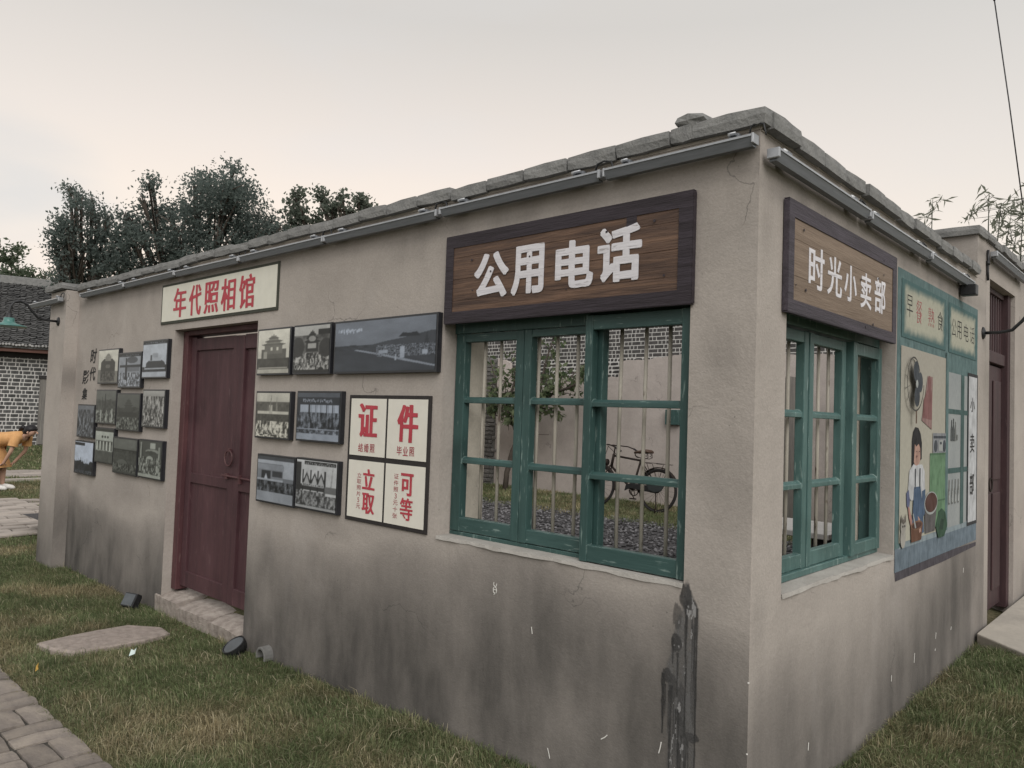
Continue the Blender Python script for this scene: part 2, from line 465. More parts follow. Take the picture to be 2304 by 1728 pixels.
M['bark'] = grained('bark', (0.115, 0.095, 0.08), (0.06, 0.05, 0.043), (6, 6, 1), 6, 0.9)
M['dress'] = grained('orange_cotton', (0.62, 0.355, 0.16), (0.51, 0.27, 0.11), (5, 5, 2), 4, 0.85, bump=0.3)
M['skin'] = simple('skin', (0.50, 0.315, 0.235), (0.46, 0.28, 0.21), 5, 0.55, bump=0.0)
M['hair'] = simple('black_hair', (0.014, 0.012, 0.014), (0.008, 0.007, 0.008), 30, 0.5, stretch=(1, 6, 6))
M['canvas'] = simple('white_canvas', (0.72, 0.70, 0.67), (0.60, 0.58, 0.55), 20, 0.8)
M['tar'] = simple('tar_paint', (0.115, 0.112, 0.113), (0.058, 0.057, 0.060), 30, 0.75, bump=0.3)
M['tar_pale'] = simple('thin_grey_wash', (0.20, 0.188, 0.178), (0.13, 0.124, 0.118), 24, 0.85)
M['white_fleck'] = flat('white_fleck', (0.78, 0.76, 0.72))
M['slate'] = simple('slate_chip', (0.16, 0.15, 0.155), (0.06, 0.058, 0.062), 1.5, 0.8)
M['marble'] = simple('white_slab', (0.66, 0.64, 0.62), (0.54, 0.52, 0.50), 6, 0.5)
M['gate_wood'] = grained('gate_wood', (0.070, 0.038, 0.040), (0.042, 0.024, 0.027), (10, 10, 0.7), 2.2, 0.6, (0.16, 0.11, 0.10), 0.3, 0.2)

def leaf_mat(name, c1, c2):
    t = NT(name, 0.6, 0, 0.3)
    a = t.n('ShaderNodeAttribute', attribute_name='Col')
    c = t.mix(a.outputs['Fac'], c1, c2)
    tr = t.n('ShaderNodeBsdfTranslucent'); mx = t.n('ShaderNodeMixShader'); mx.inputs[0].default_value = 0.5
    hv = t.n('ShaderNodeHueSaturation'); hv.inputs['Value'].default_value = 1.9  # brightened translucency lightens the crowns where no haze is built
    t.l(c, hv.inputs['Color']); t.l(hv.outputs[0], tr.inputs['Color'])
    t.l(t.b.outputs[0], mx.inputs[1]); t.l(tr.outputs[0], mx.inputs[2])
    t.l(mx.outputs[0], t.t.nodes['Material Output'].inputs[0])
    return t.col(c)
M['leaf_far'] = leaf_mat('leaf_far', (0.085, 0.108, 0.100), (0.128, 0.152, 0.138))  # lighter bluish green paints a pale haze into the far crowns
M['leaf_pop'] = leaf_mat('leaf_poplar', (0.092, 0.110, 0.090), (0.135, 0.152, 0.122))
M['leaf_hedge'] = leaf_mat('leaf_hedge', (0.070, 0.092, 0.062), (0.11, 0.135, 0.085))
M['leaf_yard'] = leaf_mat('leaf_yard', (0.045, 0.075, 0.035), (0.17, 0.20, 0.115))
M['leaf_bamboo'] = leaf_mat('leaf_bamboo', (0.12, 0.13, 0.10), (0.17, 0.18, 0.14))
M['blade'] = vcol('grass_blade', 0.6, 0.2)
_t = M['blade'].node_tree; _tr = _t.nodes.new('ShaderNodeBsdfTranslucent'); _mx = _t.nodes.new('ShaderNodeMixShader'); _mx.inputs[0].default_value = 0.35
_at = _t.nodes.new('ShaderNodeAttribute'); _at.attribute_name = 'Col'
_t.links.new(_at.outputs['Color'], _tr.inputs['Color']); _t.links.new(_t.nodes['Principled BSDF'].outputs[0], _mx.inputs[1]); _t.links.new(_tr.outputs[0], _mx.inputs[2]); _t.links.new(_mx.outputs[0], _t.nodes['Material Output'].inputs[0])

# ------------------------------------------------------------------ ground
def sstep(a, b, x):
    t = np.clip((np.asarray(x, float)-a)/(b-a), 0, 1); return t*t*(3-2*t)
def gh(x, y):
    x = np.asarray(x, float); y = np.asarray(y, float)
    z = 0.0 + 0.085*sstep(-4.5, -0.6, x) + 0.085*sstep(-0.6, 0.6, x) + 0.078*sstep(0.3, 2.5, y)*sstep(-0.2, 0.3, x)
    inside = sstep(0.05, 0.3, y)*sstep(0.02, -0.25, x)*sstep(-7.9, -7.5, x + .345*y)
    z = z*(1-inside) + 0.2*inside
    z = z*(1-sstep(-1.15, -1.26, y)*sstep(-9.9, -9.5, x))
    far = sstep(-20, -25, x)
    z = z*(1-far) + 0.25*far
    return z + 0.012*(fbm(x*1.3, y*1.3, 3)-0.5)
ax = np.concatenate([[-400, -150, -80, -50, -38], np.arange(-32, -12, 1.0), np.arange(-12, 4.01, 0.2), [5, 7, 10, 20, 60, 150, 400]])
ay = np.concatenate([[-400, -150, -60, -20, -10, -6], np.arange(-4, 11.01, 0.2), [12, 14, 18, 25, 40, 80, 150, 400]])
GX, GY = np.meshgrid(ax, ay)
GZ = gh(GX, GY)
V = np.stack([GX, GY, GZ], -1).reshape(-1, 3)
nx = len(ax)
I = (np.arange(len(ay)-1)[:, None]*nx + np.arange(nx-1)[None, :]).ravel()
F = np.stack([I, I+1, I+1+nx, I+nx], 1)
t = NT('lawn_soil', 0.95, 0, 0.1)
c = t.mix(t.rng(t.noise(1.1, 5), 0.35, 0.65), (0.085, 0.095, 0.045), (0.165, 0.14, 0.085))
c = t.mix(t.rng(t.noise(26, 5), 0.4, 0.7, 0, 0.7), c, (0.045, 0.048, 0.024))
t.bump(t.noise(60, 4), 0.8, 0.02)
M['soil'] = t.col(c)
props(link('ground', mesh_arrays('ground', V, F, smooth=True), M['soil']), kind='structure',
      label='grassy ground around the plastered building')

# ------------------------------------------------------------------ facade walls
def grime_shade_long(u, v):
    n1 = fbm(u*1.7, v*1.3, 1); n2 = fbm(u*7, v*0.9, 5); n3 = fbm(u*0.8+9, v*0.2, 9)
    top = 0.35 + 0.75*n3
    g = np.clip((top+.1 - v)/0.75, 0, 1)**0.85*(0.6 + 4.2*n1**1.4)*(0.85+0.3*n2)*(1+.5*sstep(-4.6, -5.2, u))
    g += 0.50*np.exp(-((v-2.565)/0.045)**2)*(0.4+1.0*n2)  # soot band under the light bars, with their shade painted in
    g += 0.28*np.exp(-((v-2.50)/0.085)**2)*np.clip(n2*2-0.7, 0, 1)
    for (a, b, ru, rv, am) in ((-0.13, 1.885, .055, .10, .75), (-0.07, 1.36, .12, .15, .5), (-0.17, 1.5, .09, .1, .3), (-0.05, 2.34, .06, .11, .35),
                               (-0.10, 0.35, .16, .22, .55), (-0.62, 1.05, .1, .08, .2), (-2.0, .40, .30, .22, .55), (-2.65, .42, .28, .22, .55),
                               (-3.2, .45, .25, .28, .6), (-1.15, .38, .35, .22, .5), (-0.45, .45, .2, .25, .35), (-1.55, .78, .22, .14, .25),
                               (-5.8, .40, .4, .25, .55), (-6.3, .55, .28, .3, .6), (-5.15, .3, .25, .2, .5), (-6.85, .8, .12, .6, .35),
                               (-3.3, .72, .1, .14, .3), (-2.9, .75, .22, .1, .22), (-6.9, 1.85, .1, .2, .3), (-2.42, 2.38, .2, .1, .12), (-3.4, .2, .5, .15, .4), (-0.26, .66, .14, .4, .25), (-0.15, 1.0, .10, .12, .25), (-0.2, 2.36, .10, .14, .35), (-2.1, 2.45, .3, .08, .25), (-4.95, 1.0, .12, .5, .25), (-6.2, 2.3, .3, .12, .2), (-1.9, .82, .12, .1, .3), (-3.48, 1.2, .05, .4, .2), (-2.5, .92, .25, .06, .3), (-5.5, .86, .5, .09, .4), (-0.75, .72, .25, .15, .25)):
        g += .62*am*np.exp(-((u-a)/ru)**2-((v-b)/rv)**2)*(0.45+1.0*n1)
    return 0.93*(1-np.exp(-1.05*np.clip(g, 0, 4)))
def grime_shade_short(u, v):
    n1 = fbm(u*1.7+20, v*1.3, 11); n2 = fbm(u*8+3, v*0.8, 15); n3 = fbm(u*0.9+4, v*0.2, 19)
    top = 0.36 + 0.42*n3 + 0.16*u
    g = np.clip((top+.1 - v)/0.75, 0, 1)**0.95*(0.3+2.6*n1**1.3)*(0.6+0.7*n2)
    g += 0.50*np.exp(-((v-2.51)/0.045)**2)*(0.4+1.0*n2)  # same band on the short wall: soot plus painted shade below the bars
    g += 0.25*np.exp(-((v-2.47)/0.09)**2)*np.clip(n2*2-0.7, 0, 1)
    for (a, b, ru, rv, am) in ((.07, .92, .05, .12, .3), (.33, .55, .14, .2, .3), (1.1, .60, .18, .25, .3), (3.05, .62, .35, .28, .7), (2.15, .62, .2, .28, .35),
                               (.72, .3, .25, .2, .3), (.07, 2.36, .05, .12, .4), (2.6, .55, .3, .2, .45), (.08, .45, .06, .3, .35), (1.66, .82, .09, .05, .3)):
        g += .7*am*np.exp(-((u-a)/ru)**2-((v-b)/rv)**2)*(0.45+1.0*n1)*(.75+.5*n2)
    return 0.90*(1-np.exp(-1.05*np.clip(g, 0, 4)))

def facade(name, u0, u1, v0, v1, holes, thick, gfn, mat, parent, rotz=0.0, step=0.05, back=True, cap0=True, cap1=True):
    us = set(np.round(np.linspace(u0, u1, max(2, int((u1-u0)/step)+1)), 4)); vs = set(np.round(np.linspace(v0, v1, max(2, int((v1-v0)/step)+1)), 4))
    for (a, b, c_, d_) in holes:
        us |= {a, b}; vs |= {c_, d_}
    us = sorted(us); vs = sorted(vs)
    # drop near duplicates next to hole edges
    hu = {x for h in holes for x in h[:2]} | {u0, u1}; hv = {x for h in holes for x in h[2:]} | {v0, v1}
    us = np.array([x for x in us if x in hu or all(abs(x-h) > 0.012 for h in hu)])
    vs = np.array([x for x in vs if x in hv or all(abs(x-h) > 0.012 for h in hv)])
    U, Vv = np.meshgrid(us, vs); nu = len(us); nv = len(vs)
    P = np.stack([U, np.zeros_like(U), Vv], -1).reshape(-1, 3)
    g = gfn(U, Vv).ravel() if gfn else np.zeros(U.size)
    cu = (us[:-1]+us[1:])/2; cv = (vs[:-1]+vs[1:])/2
    CU, CV = np.meshgrid(cu, cv)
    keep = np.ones(CU.shape, bool)
    for (a, b, c_, d_) in holes:
        keep &= ~((CU > a) & (CU < b) & (CV > c_) & (CV < d_))
    I = (np.arange(nv-1)[:, None]*nu + np.arange(nu-1)[None, :])
    I = I[keep]
    F = np.stack([I, I+1, I+1+nu, I+nu], 1)
    Vt = [P]; Ft = [F]; Gt = [g]; base = len(P)
    if back:
        P2 = P.copy(); P2[:, 1] = thick
        Vt.append(P2); Ft.append(F[:, ::-1] + base); Gt.append(g*0.3); base += len(P2)
    def quad(a, b, c_, d_, gv=0.0):
        nonlocal base
        Vt.append(np.array([a, b, c_, d_], float)); Ft.append(np.array([[base, base+1, base+2, base+3]])); Gt.append(np.full(4, gv)); base += 4
    T = thick
    for (a, b, c_, d_) in holes:
        quad((a,0,c_),(a,T,c_),(a,T,d_),(a,0,d_), 0.05)
        quad((b,0,c_),(b,0,d_),(b,T,d_),(b,T,c_), 0.05)
        quad((a,0,d_),(a,T,d_),(b,T,d_),(b,0,d_), 0.1)
        if c_ > v0: quad((a,0,c_),(b,0,c_),(b,T,c_),(a,T,c_), 0.05)
    quad((u0,0,v1),(u1,0,v1),(u1,T,v1),(u0,T,v1))
    if cap0: quad((u0,0,v0),(u0,0,v1),(u0,T,v1),(u0,T,v0), 0.2)
    if cap1: quad((u1,0,v0),(u1,T,v0),(u1,T,v1),(u1,0,v1), 0.2)
    me = mesh_arrays(name, np.concatenate(Vt), np.concatenate(Ft))
    a = me.attributes.new('grime_shade', 'FLOAT', 'POINT'); a.data.foreach_set('value', np.concatenate(Gt).astype(np.float32))
    return link(name, me, mat, parent, None, rotz)

def rough_block(lx, ly, lz, seed, jit=0.012, rd=0.02):
    r = random.Random(seed)
    bm = bmesh.new(); bmesh.ops.create_cube(bm, size=1.0)
    bmesh.ops.subdivide_edges(bm, edges=bm.edges[:], cuts=1, use_grid_fill=True)
    for v in bm.verts:
        s = sum(1 for q in v.co if abs(q) > 0.49)
        p = Vector((v.co.x*lx, v.co.y*ly, v.co.z*lz))
        if s == 3: p -= Vector([math.copysign(rd*0.8, q) for q in v.co])
        elif s == 2: p -= Vector([math.copysign(rd*0.35, q) if abs(q) > .49 else 0 for q in v.co])
        p += Vector((r.uniform(-jit, jit)*0.7, r.uniform(-jit, jit)*0.6, r.uniform(-jit, jit)*0.6))
        v.co = p
    me = bpy.data.meshes.new('block'); bm.to_mesh(me); bm.free()
    return me

HALF = R(90)
bld = thing('shop_building', 'grey plastered single storey corner building with green windows and maroon door', 'building')
LW = (-1.664, -0.267, 1.003, 2.10)
DOOR = (-4.825, -3.538, 0.0, 2.205)
SW = (0.260, 1.626, 0.974, 2.10)
facade('long_wall', -7.03, 0.0, -0.3, 2.70, [LW, DOOR], 0.24, grime_shade_long, M['plaster'], bld, cap0=False, cap1=False)
facade('short_wall', 0.0, 3.70, -0.3, 2.695, [SW], 0.24, grime_shade_short, M['plaster'], bld, HALF, cap0=False)
def grime_shade_pillar(u, v):
    n1 = fbm(u*2+5, v*1.3, 31); n2 = fbm(u*9, v*0.9, 33)
    g = np.clip((1.0-v)/0.9, 0, 1)*(0.2+1.1*n1) + 0.4*np.exp(-((v-2.52)/.06)**2)  # last term paints soot and shade under the pillar light bar
    return np.clip(g, 0, .85)
facade('pillar_front', -7.49, -7.03, -0.3, 2.70, [], 0.36, grime_shade_pillar, M['plaster'], bld, cap1=False).location = (0, -0.12, 0)
def grime_pside(u, v):
    n1 = fbm(u*2+5, v*1.3, 41)
    g = np.clip((1.1-v)/0.7, 0, 1)*1.0 + 0.5*np.exp(-((v-1.85)/.16)**2) + 0.35*np.exp(-((v-1.1)/.12)**2)
    return np.clip(g*(0.4+0.9*n1), 0, .9)
sd = facade('pillar_side', -0.12, 0.0, -0.3, 2.70, [], 0.05, grime_pside, M['plaster'], bld, HALF, step=.03, back=False, cap0=False, cap1=False); sd.location = (-7.03, 0, 0)
facade('side_wall', 0.0, 9.1, -0.3, 2.60, [], 0.24, None, M['plaster_plain'], bld, R(-71)).location = (-10.45, 8.85, 0)

# coping bricks
COPM = [rough_block(0.262, 0.34, 0.066, s, 0.005, 0.007) for s in range(8)]
for me in COPM: me.materials.append(M['coping'])
def coping_row(parent, x0, x1, y, z, rotz, seed):
    r = random.Random(seed); x = x0; i = 0
    cr_, sr_ = math.cos(rotz), math.sin(rotz)
    while x < x1 - 0.08:
        w = min(r.choice([0.258, 0.262, 0.25, 0.27, 0.25]), x1 - x)
        o = bpy.data.objects.new('coping_brick', r.choice(COPM)); COL.objects.link(o); o.parent = parent
        lx, ly = x + w/2, y + r.uniform(-0.008, 0.008)
        o.location = (lx*cr_ - ly*sr_, lx*sr_ + ly*cr_, z + r.uniform(-0.005, 0.005))
        o.rotation_euler = (R(r.uniform(-1, 1)), R(r.uniform(-1.2, 1.2)), rotz + R(r.uniform(-1, 1)))
        o.scale = ((w-0.002)/0.262, 1, r.uniform(0.94, 1.06))
        x += w; i += 1
coping_row(bld, -7.03, -0.24, 0.132, 2.731, 0, 3)
coping_row(bld, 0.02, 3.42, 0.132, 2.726, HALF, 4)
cnr = link('coping_brick', rough_block(0.30, 0.34, 0.074, 91, 0.004, 0.010), M['coping'], bld, (-0.115, 0.133, 2.735))
coping_row(bld, -7.56, -7.02, 0.0, 2.735, 0, 5)
b = link('coping_brick', rough_block(0.14, 0.22, 0.062, 92, 0.008, 0.022), M['coping'], bld, (-0.30, 0.09, 2.798), R(4))
b['label'] = 'loose brick lying on top of the coping near the corner'
# mortar bed under the coping
mb = MB(); mb.box(-7.03, 0.004, -0.004, 0.25, 2.692, 2.704); mb.build('mortar_bed', M['plaster_plain'], bld)
mb = MB(); mb.box(0.005, 3.42, -0.004, 0.25, 2.688, 2.70); mb.build('mortar_bed', M['plaster_plain'], bld, rotz=HALF)
# cement sills
def sill(h, rotz):
    mb = MB(); r = random.Random(int(h[0]*100)); n = 24
    top = []; 
    vs = []
    for i in range(n+1):
        x = h[0] + 0.002 + (h[1]-h[0]-0.004)*i/n
        e = -0.006 + r.uniform(-0.007, 0.004)
        vs += [(x, e, h[2]-0.008+r.uniform(-0.006, 0.002)), (x, e+0.004, h[2]+0.006), (x, 0.23, h[2]+0.012)]
    fs = []
    for i in range(n):
        a = i*3
        fs += [(a, a+3, a+4, a+1), (a+1, a+4, a+5, a+2)]
    mb.add(vs, fs)
    return mb.build('window_sill', M['sill'], bld, rotz=rotz)
sill(LW, 0); sill(SW, HALF)

# windows
def sash(parent, x0, x1, z0, z1, y0, y1, m1, m2, stile=(.05, .05), top=0.062, bot=0.075, mw=0.030, mats=('green', 'green_h')):
    mb = MB()
    mb.box(x0, x0+stile[0], y0, y1, z0, z1); mb.box(x1-stile[1], x1, y0, y1, z0, z1)
    mb.cur = 1
    a, b_ = x0+stile[0], x1-stile[1]
    e = 0.002
    mb.box(a, b_, y0+e, y1-e, z1-top, z1-e); mb.box(a, b_, y0+e, y1-e, z0+e, z0+bot)
    # bevelled glazing bars (no glass): sloped upper face like the photograph's
    for zz in (m1, m2):
        vs = [(a, y0+.006, zz-mw*.55), (a, y1-.004, zz-mw*.55), (a, y1-.004, zz+mw*.5), (a, y0+.022, zz+mw*.5), (a, y0+.006, zz+mw*.12)]
        vs += [(b_, p[1], p[2]) for p in vs]
        n = 5
        mb.add(vs, [(0,4,3,2,1), (5,6,7,8,9)] + [(i, (i+1) % n + 0, (i+1) % n + n, i+n)[::-1] for i in range(n)])
    return mb.build('sash', [M[mats[0]], M[mats[1]]], parent, 0.003)

win = MB()
win.box(-1.664+.002, -1.640, 0.098, 0.165, 1.012, 2.098); win.box(-0.292, -0.269, 0.098, 0.165, 1.012, 2.098)
win.box(-1.640, -0.292, 0.098, 0.165, 1.012, 1.045); win.box(-1.640, -0.292, 0.098, 0.165, 2.05, 2.098)
win.box(-1.662, -0.269, 0.082, 0.097, 1.010, 1.030); win.box(-1.662, -0.80, 0.072, 0.097, 2.03, 2.098)
lwin = win.build('window', M['green'], bld, 0.003)
lwin['label'] = 'wide green three-sash window in the long wall under the dark brown sign'
sash(lwin, -1.658, -1.192, 1.032, 2.030, 0.080, 0.125, 1.694, 1.390, (.066, .050), 0.044, 0.070)
sash(lwin, -1.188, -0.730, 1.032, 2.030, 0.078, 0.123, 1.694, 1.388, (.046, .052), 0.036, 0.064)
sash(lwin, -0.792, -0.272, 1.013, 2.066, 0.030, 0.072, 1.688, 1.380, (.040, .048), 0.064, 0.072)
def bars(parent, xs, y, z0, z1):
    for x in xs:
        mb = MB(); mb.tube([(x, y, z0), (x+random.uniform(-.003, .003), y+random.uniform(-.004, .004), (z0+z1)/2), (x+random.uniform(-.003, .003), y, z1)], 0.0085, 8)
        mb.build('bar', M['bar'], parent, smooth=True)
bars(lwin, (-1.512, -1.398, -1.149, -1.036, -0.916, -0.682, -0.557, -0.438), 0.147, 1.04, 2.06)
win = MB()
win.box(SW[0]+.002, .285, 0.098, 0.165, .990, 2.098); win.box(1.602, SW[1]-.002, 0.098, 0.165, .990, 2.098)
win.box(.285, 1.602, 0.098, 0.165, .990, 1.018); win.box(.285, 1.602, 0.098, 0.165, 2.045, 2.098)
win.box(SW[0]+.002, SW[1]-.002, 0.075, 0.097, .984, 1.012); win.box(SW[0]+.002, 1.624, 0.078, 0.097, 2.04, 2.098)
swin = win.build('window', M['green_s'], bld, 0.003, rotz=HALF)
swin['label'] = 'green three-sash window in the short wall under the tan sign'
GS = ('green_s', 'green_s')
sash(swin, .264, .716, 1.012, 2.030, 0.090, 0.130, 1.673, 1.368, (.06, .046), 0.050, 0.062, mats=GS)
sash(swin, .720, 1.160, 1.012, 2.030, 0.086, 0.124, 1.673, 1.368, (.045, .050), 0.046, 0.066, mats=GS)
sash(swin, 1.190, 1.604, 1.008, 2.034, 0.060, 0.100, 1.673, 1.368, (.055, .045), 0.060, 0.058, mats=GS)
bars(swin, (0.41, 0.53, 0.650, 0.86, 0.995, 1.119, 1.34, 1.476), 0.155, 1.02, 2.05)

for x0, x1, rz in ((-1.6635, -1.648, 0), (-0.283, -0.2675, 0), (1.612, 1.6255, HALF), (.2605, .275, HALF)):
    mb = MB(); mb.box(x0, x1, .170, .300, 1.0, 2.1); mb.build('jamb_board', M['plaster_pale'], bld, rotz=rz)
# maroon double door, recessed
door = MB()
DY = 0.100
door.box(-4.735, -4.655, DY, DY+.045, 0.215, 2.150); door.box(-4.055, -3.972, DY, DY+.045, 0.215, 2.136)
for z0, z1 in ((0.215, .335), (1.02, 1.095), (2.045, 2.140)): door.box(-4.655, -4.055, DY+.002, DY+.043, z0, z1)
door.box(-3.966, -3.885, DY-.004, DY+.041, 0.215, 2.134); door.box(-3.62, -3.545, DY-.004, DY+.041, 0.215, 2.150)
for z0, z1 in ((0.215, .335), (1.02, 1.095), (2.035, 2.140)): door.box(-3.885, -3.62, DY-.002, DY+.039, z0, z1)
dr = door.build('door', M['maroon'], bld, 0.004)
dr['label'] = 'maroon panelled double door recessed under the red lettered cream sign'
for (x0, x1) in ((-4.66, -4.05), (-3.89, -3.61)):
    for (z0, z1) in ((.33, 1.03), (1.09, 2.05)):
        mb = MB(); mb.box(x0, x1, DY+.017, DY+.032, z0, z1); mb.build('door_panel', M['maroon'], dr)
mb = MB()
mb.torus((-4.02, DY-.016, 1.245), 0.055, 0.006, 24, 6)
mb.box(-4.03, -4.01, DY-.02, DY, 1.29, 1.315)
mb.build('ring_handle', M['maroon_edge'], dr, smooth=False)
mb = MB(); mb.tube([(-4.10, DY-.014, 1.118), (-3.62, DY-.014, 1.112)], 0.008, 8); mb.box(-4.06, -4.03, DY-.02, DY, 1.095, 1.135); mb.box(-3.86, -3.83, DY-.024, DY-.004, 1.075, 1.135)
mb.build('door_bolt', M['maroon_edge'], dr)
mb = MB()
mb.box(-4.822, -4.742, DY-.03, DY+.09, 0.18, 2.20); mb.box(-4.742, -3.541, DY-.028, DY+.09, 2.150+.014, 2.203)
mb.build('door_frame', M['maroon_edge'], bld, 0.004)
# doorstep stones
st = [(-4.93, -4.52, 0.165), (-4.52, -4.02, 0.14), (-4.02, -3.555, 0.135)]
for i, (a, b_, z) in enumerate(st):
    o = link('doorstep_stone', rough_block(b_-a-.006, 0.27, 0.30, 50+i, 0.010, 0.02), M['doorstone'], bld, ((a+b_)/2, 0.128, z-0.155)); o.rotation_euler = (R(9), 0, 0)

# ------------------------------------------------------------------ text glyphs
_glyph = {}
def glyph(ch, bold):
    key = (ch, round(bold, 4))
    if key in _glyph: return _glyph[key]
    cu = bpy.data.curves.new('glyph', 'FONT'); cu.body = ch; cu.offset = bold; cu.resolution_u = 4
    o = bpy.data.objects.new('glyph', cu); COL.objects.link(o)
    bpy.context.view_layer.update()
    dg = bpy.context.evaluated_depsgraph_get()
    me = bpy.data.meshes.new_from_object(o.evaluated_get(dg))
    V = np.array([v.co[:] for v in me.vertices]); Fc = [tuple(p.vertices) for p in me.polygons]
    bpy.data.objects.remove(o); bpy.data.curves.remove(cu); bpy.data.meshes.remove(me)
    lo = V.min(0); hi = V.max(0)
    V = (V - lo)/np.maximum(hi - lo, 1e-6)
    _glyph[key] = (V, Fc)
    return _glyph[key]
def char(ch, u0, u1, v0, v1, o, mat, parent, bold=0.012, song=0.0, name='character', wob=0.0, slant=0.0, fat=0.0):
    """one painted character fitted to a rectangle on the wall; o = distance out of the wall"""
    V, Fc = glyph(ch, bold)
    mb = MB(); w = u1-u0; h = v1-v0
    shifts = [(0.0, 0.0)]
    if song: shifts += [(-song, 0), (song, 0)]
    if fat: shifts += [(0, -fat), (0, fat)] + [(a_*song*.8, b_*fat*.8) for a_ in (-1, 1) for b_ in (-1, 1)]
    for i, (s, sz_) in enumerate(shifts):
        k = w*(1-2*song); kz = h*(1-2*fat)
        P = []
        for p in V:
            x = u0 + w*song + p[0]*k + s*w; z = v0 + h*fat + p[1]*kz + sz_*h
            x += slant*(p[1]-0.5)*w
            if wob:
                q = mnoise.noise_vector(Vector((x*22, z*22, ord(ch) % 97)))
                x += q.x*wob; z += q.y*wob
            P.append((x, -o - 0.0003*i, z))
        mb.add(P, Fc)
    return mb.build(name, mat, parent)

# ------------------------------------------------------------------ wooden sign boards
def wood_sign(name, label, u0, u1, v0, v1, inner, rotz, plank, border, nplank, th=0.022):
    t = thing(name, label, 'sign', (0, 0, 0), rotz, 'wooden shop signs over the windows')
    r = random.Random(int(u1*77)); hgt = (v1-v0)/nplank
    for i in range(nplank):
        mb = MB(); mb.box(u0+r.uniform(0, .003), u1-r.uniform(0, .004), -th+r.uniform(-.001, .001), -0.002, v0+i*hgt+.0004, v0+(i+1)*hgt-.0004)
        mb.build('plank', M[plank], t, 0.0012)
    a, b_, c_, d_ = inner
    for (x0, x1, z0, z1) in ((u0-.002, a, v0-.002, v1+.002), (b_, u1+.002, v0-.002, v1+.002), (a, b_, d_, v1+.002), (a, b_, v0-.002, c_)):
        mb = MB(); mb.box(x0, x1, -th-.004, -th-.0012, z0, z1); mb.build('painted_border', M[border], t)
    # edges of the board painted the border colour
    mb = MB(); mb.box(u0-.003, u1+.003, -th-.003, -.004, v0-.005, v0-.0025); mb.box(u0-.005, u0-.0025, -th-.003, -.004, v0, v1); mb.box(u1+.0025, u1+.005, -th-.003, -.004, v0, v1)
    mb.box(u0-.003, u1+.003, -th-.003, -.004, v1+.0025, v1+.005)
    mb.build('board_edge', M[border], t)
    # knots and nail heads
    mb = MB()
    for k in range(9):
        x = r.uniform(u0+.06, u1-.06); z = r.uniform(v0+.03, v1-.03)
        rr = r.uniform(.003, .007)
        mb.lathe([(0.0001, -.0016), (rr, -.0014), (rr, 0)], 8, (x, -th-.0045, z), 'y')
    props(mb.build('knot', M['border1'], t), kind='stuff')
    return t
q1 = lambda u, v: (1.2164+(u-1.2164)*1.0150, 1.62+(v-1.62)*1.0150)
q2 = lambda u, v: (-2.5995+(u+2.5995)*1.0329, 1.62+(v-1.62)*1.0329)
R1 = lambda a, b_, c_, d_: (q1(a, 0)[0], q1(b_, 0)[0], q1(0, c_)[1], q1(0, d_)[1])
R2 = lambda a, b_, c_, d_: (q2(a, 0)[0], q2(b_, 0)[0], q2(0, c_)[1], q2(0, d_)[1])
s1 = wood_sign('wooden_sign', 'long brown plank sign with four bold white characters over the wide window', *R1(-1.600, -0.232, 2.067, 2.493), R1(-1.549, -0.290, 2.120, 2.436), 0, 'plank1', 'border1', 4)
for ch, a, b_, c_, d_ in (('公', -1.400, -1.173, 2.169, 2.386), ('用', -1.158, -0.960, 2.166, 2.392), ('电', -0.897, -0.690, 2.172, 2.379), ('话', -0.672, -0.454, 2.177, 2.410)):
    char(ch, *R1(a, b_, c_, d_), 0.0233, M['white_paint'], s1, 0.010, 0.030, wob=0.002, fat=0.026)
mb = MB(); mb.box(-.556, -.508, -.0252, -.0232, 2.408, 2.447); mb.build('painted_border', M['border1'], s1)
s2 = wood_sign('wooden_sign', 'tan plank sign with five slim white characters over the short wall window', *R2(0.123, 1.405, 2.042, 2.457), R2(0.170, 1.348, 2.088, 2.397), HALF, 'plank2', 'border2', 3)
for ch, a, b_, c_, d_ in (('时', .313, .473, 2.157, 2.324), ('光', .504, .669, 2.158, 2.320), ('小', .696, .849, 2.160, 2.316), ('卖', .897, 1.041, 2.154, 2.314), ('部', 1.085, 1.242, 2.158, 2.323)):
    char(ch, *R2(a, b_, c_, d_), 0.0233, M['white_paint'], s2, 0.012, 0.012, wob=0.002)

# cream studio sign over the door
t = thing('painted_sign', 'cream signboard with five red characters above the maroon door', 'sign')
mb = MB(); mb.box(-5.086, -3.284, -.008, .0, 2.260, 2.581); mb.build('sign_edge', M['olive'], t)
mb = MB(); mb.box(-5.066, -3.304, -.0105, -.007, 2.280, 2.562); mb.build('sign_panel', M['cream'], t)
for ch, a, b_ in (('年', -4.855, -4.623), ('代', -4.581, -4.372), ('照', -4.329, -4.097), ('相', -4.065, -3.848), ('馆', -3.801, -3.582)):
    char(ch, a, b_, 2.300, 2.533, 0.0118, M['red'], t, 0.006, 0.032, wob=0.004)
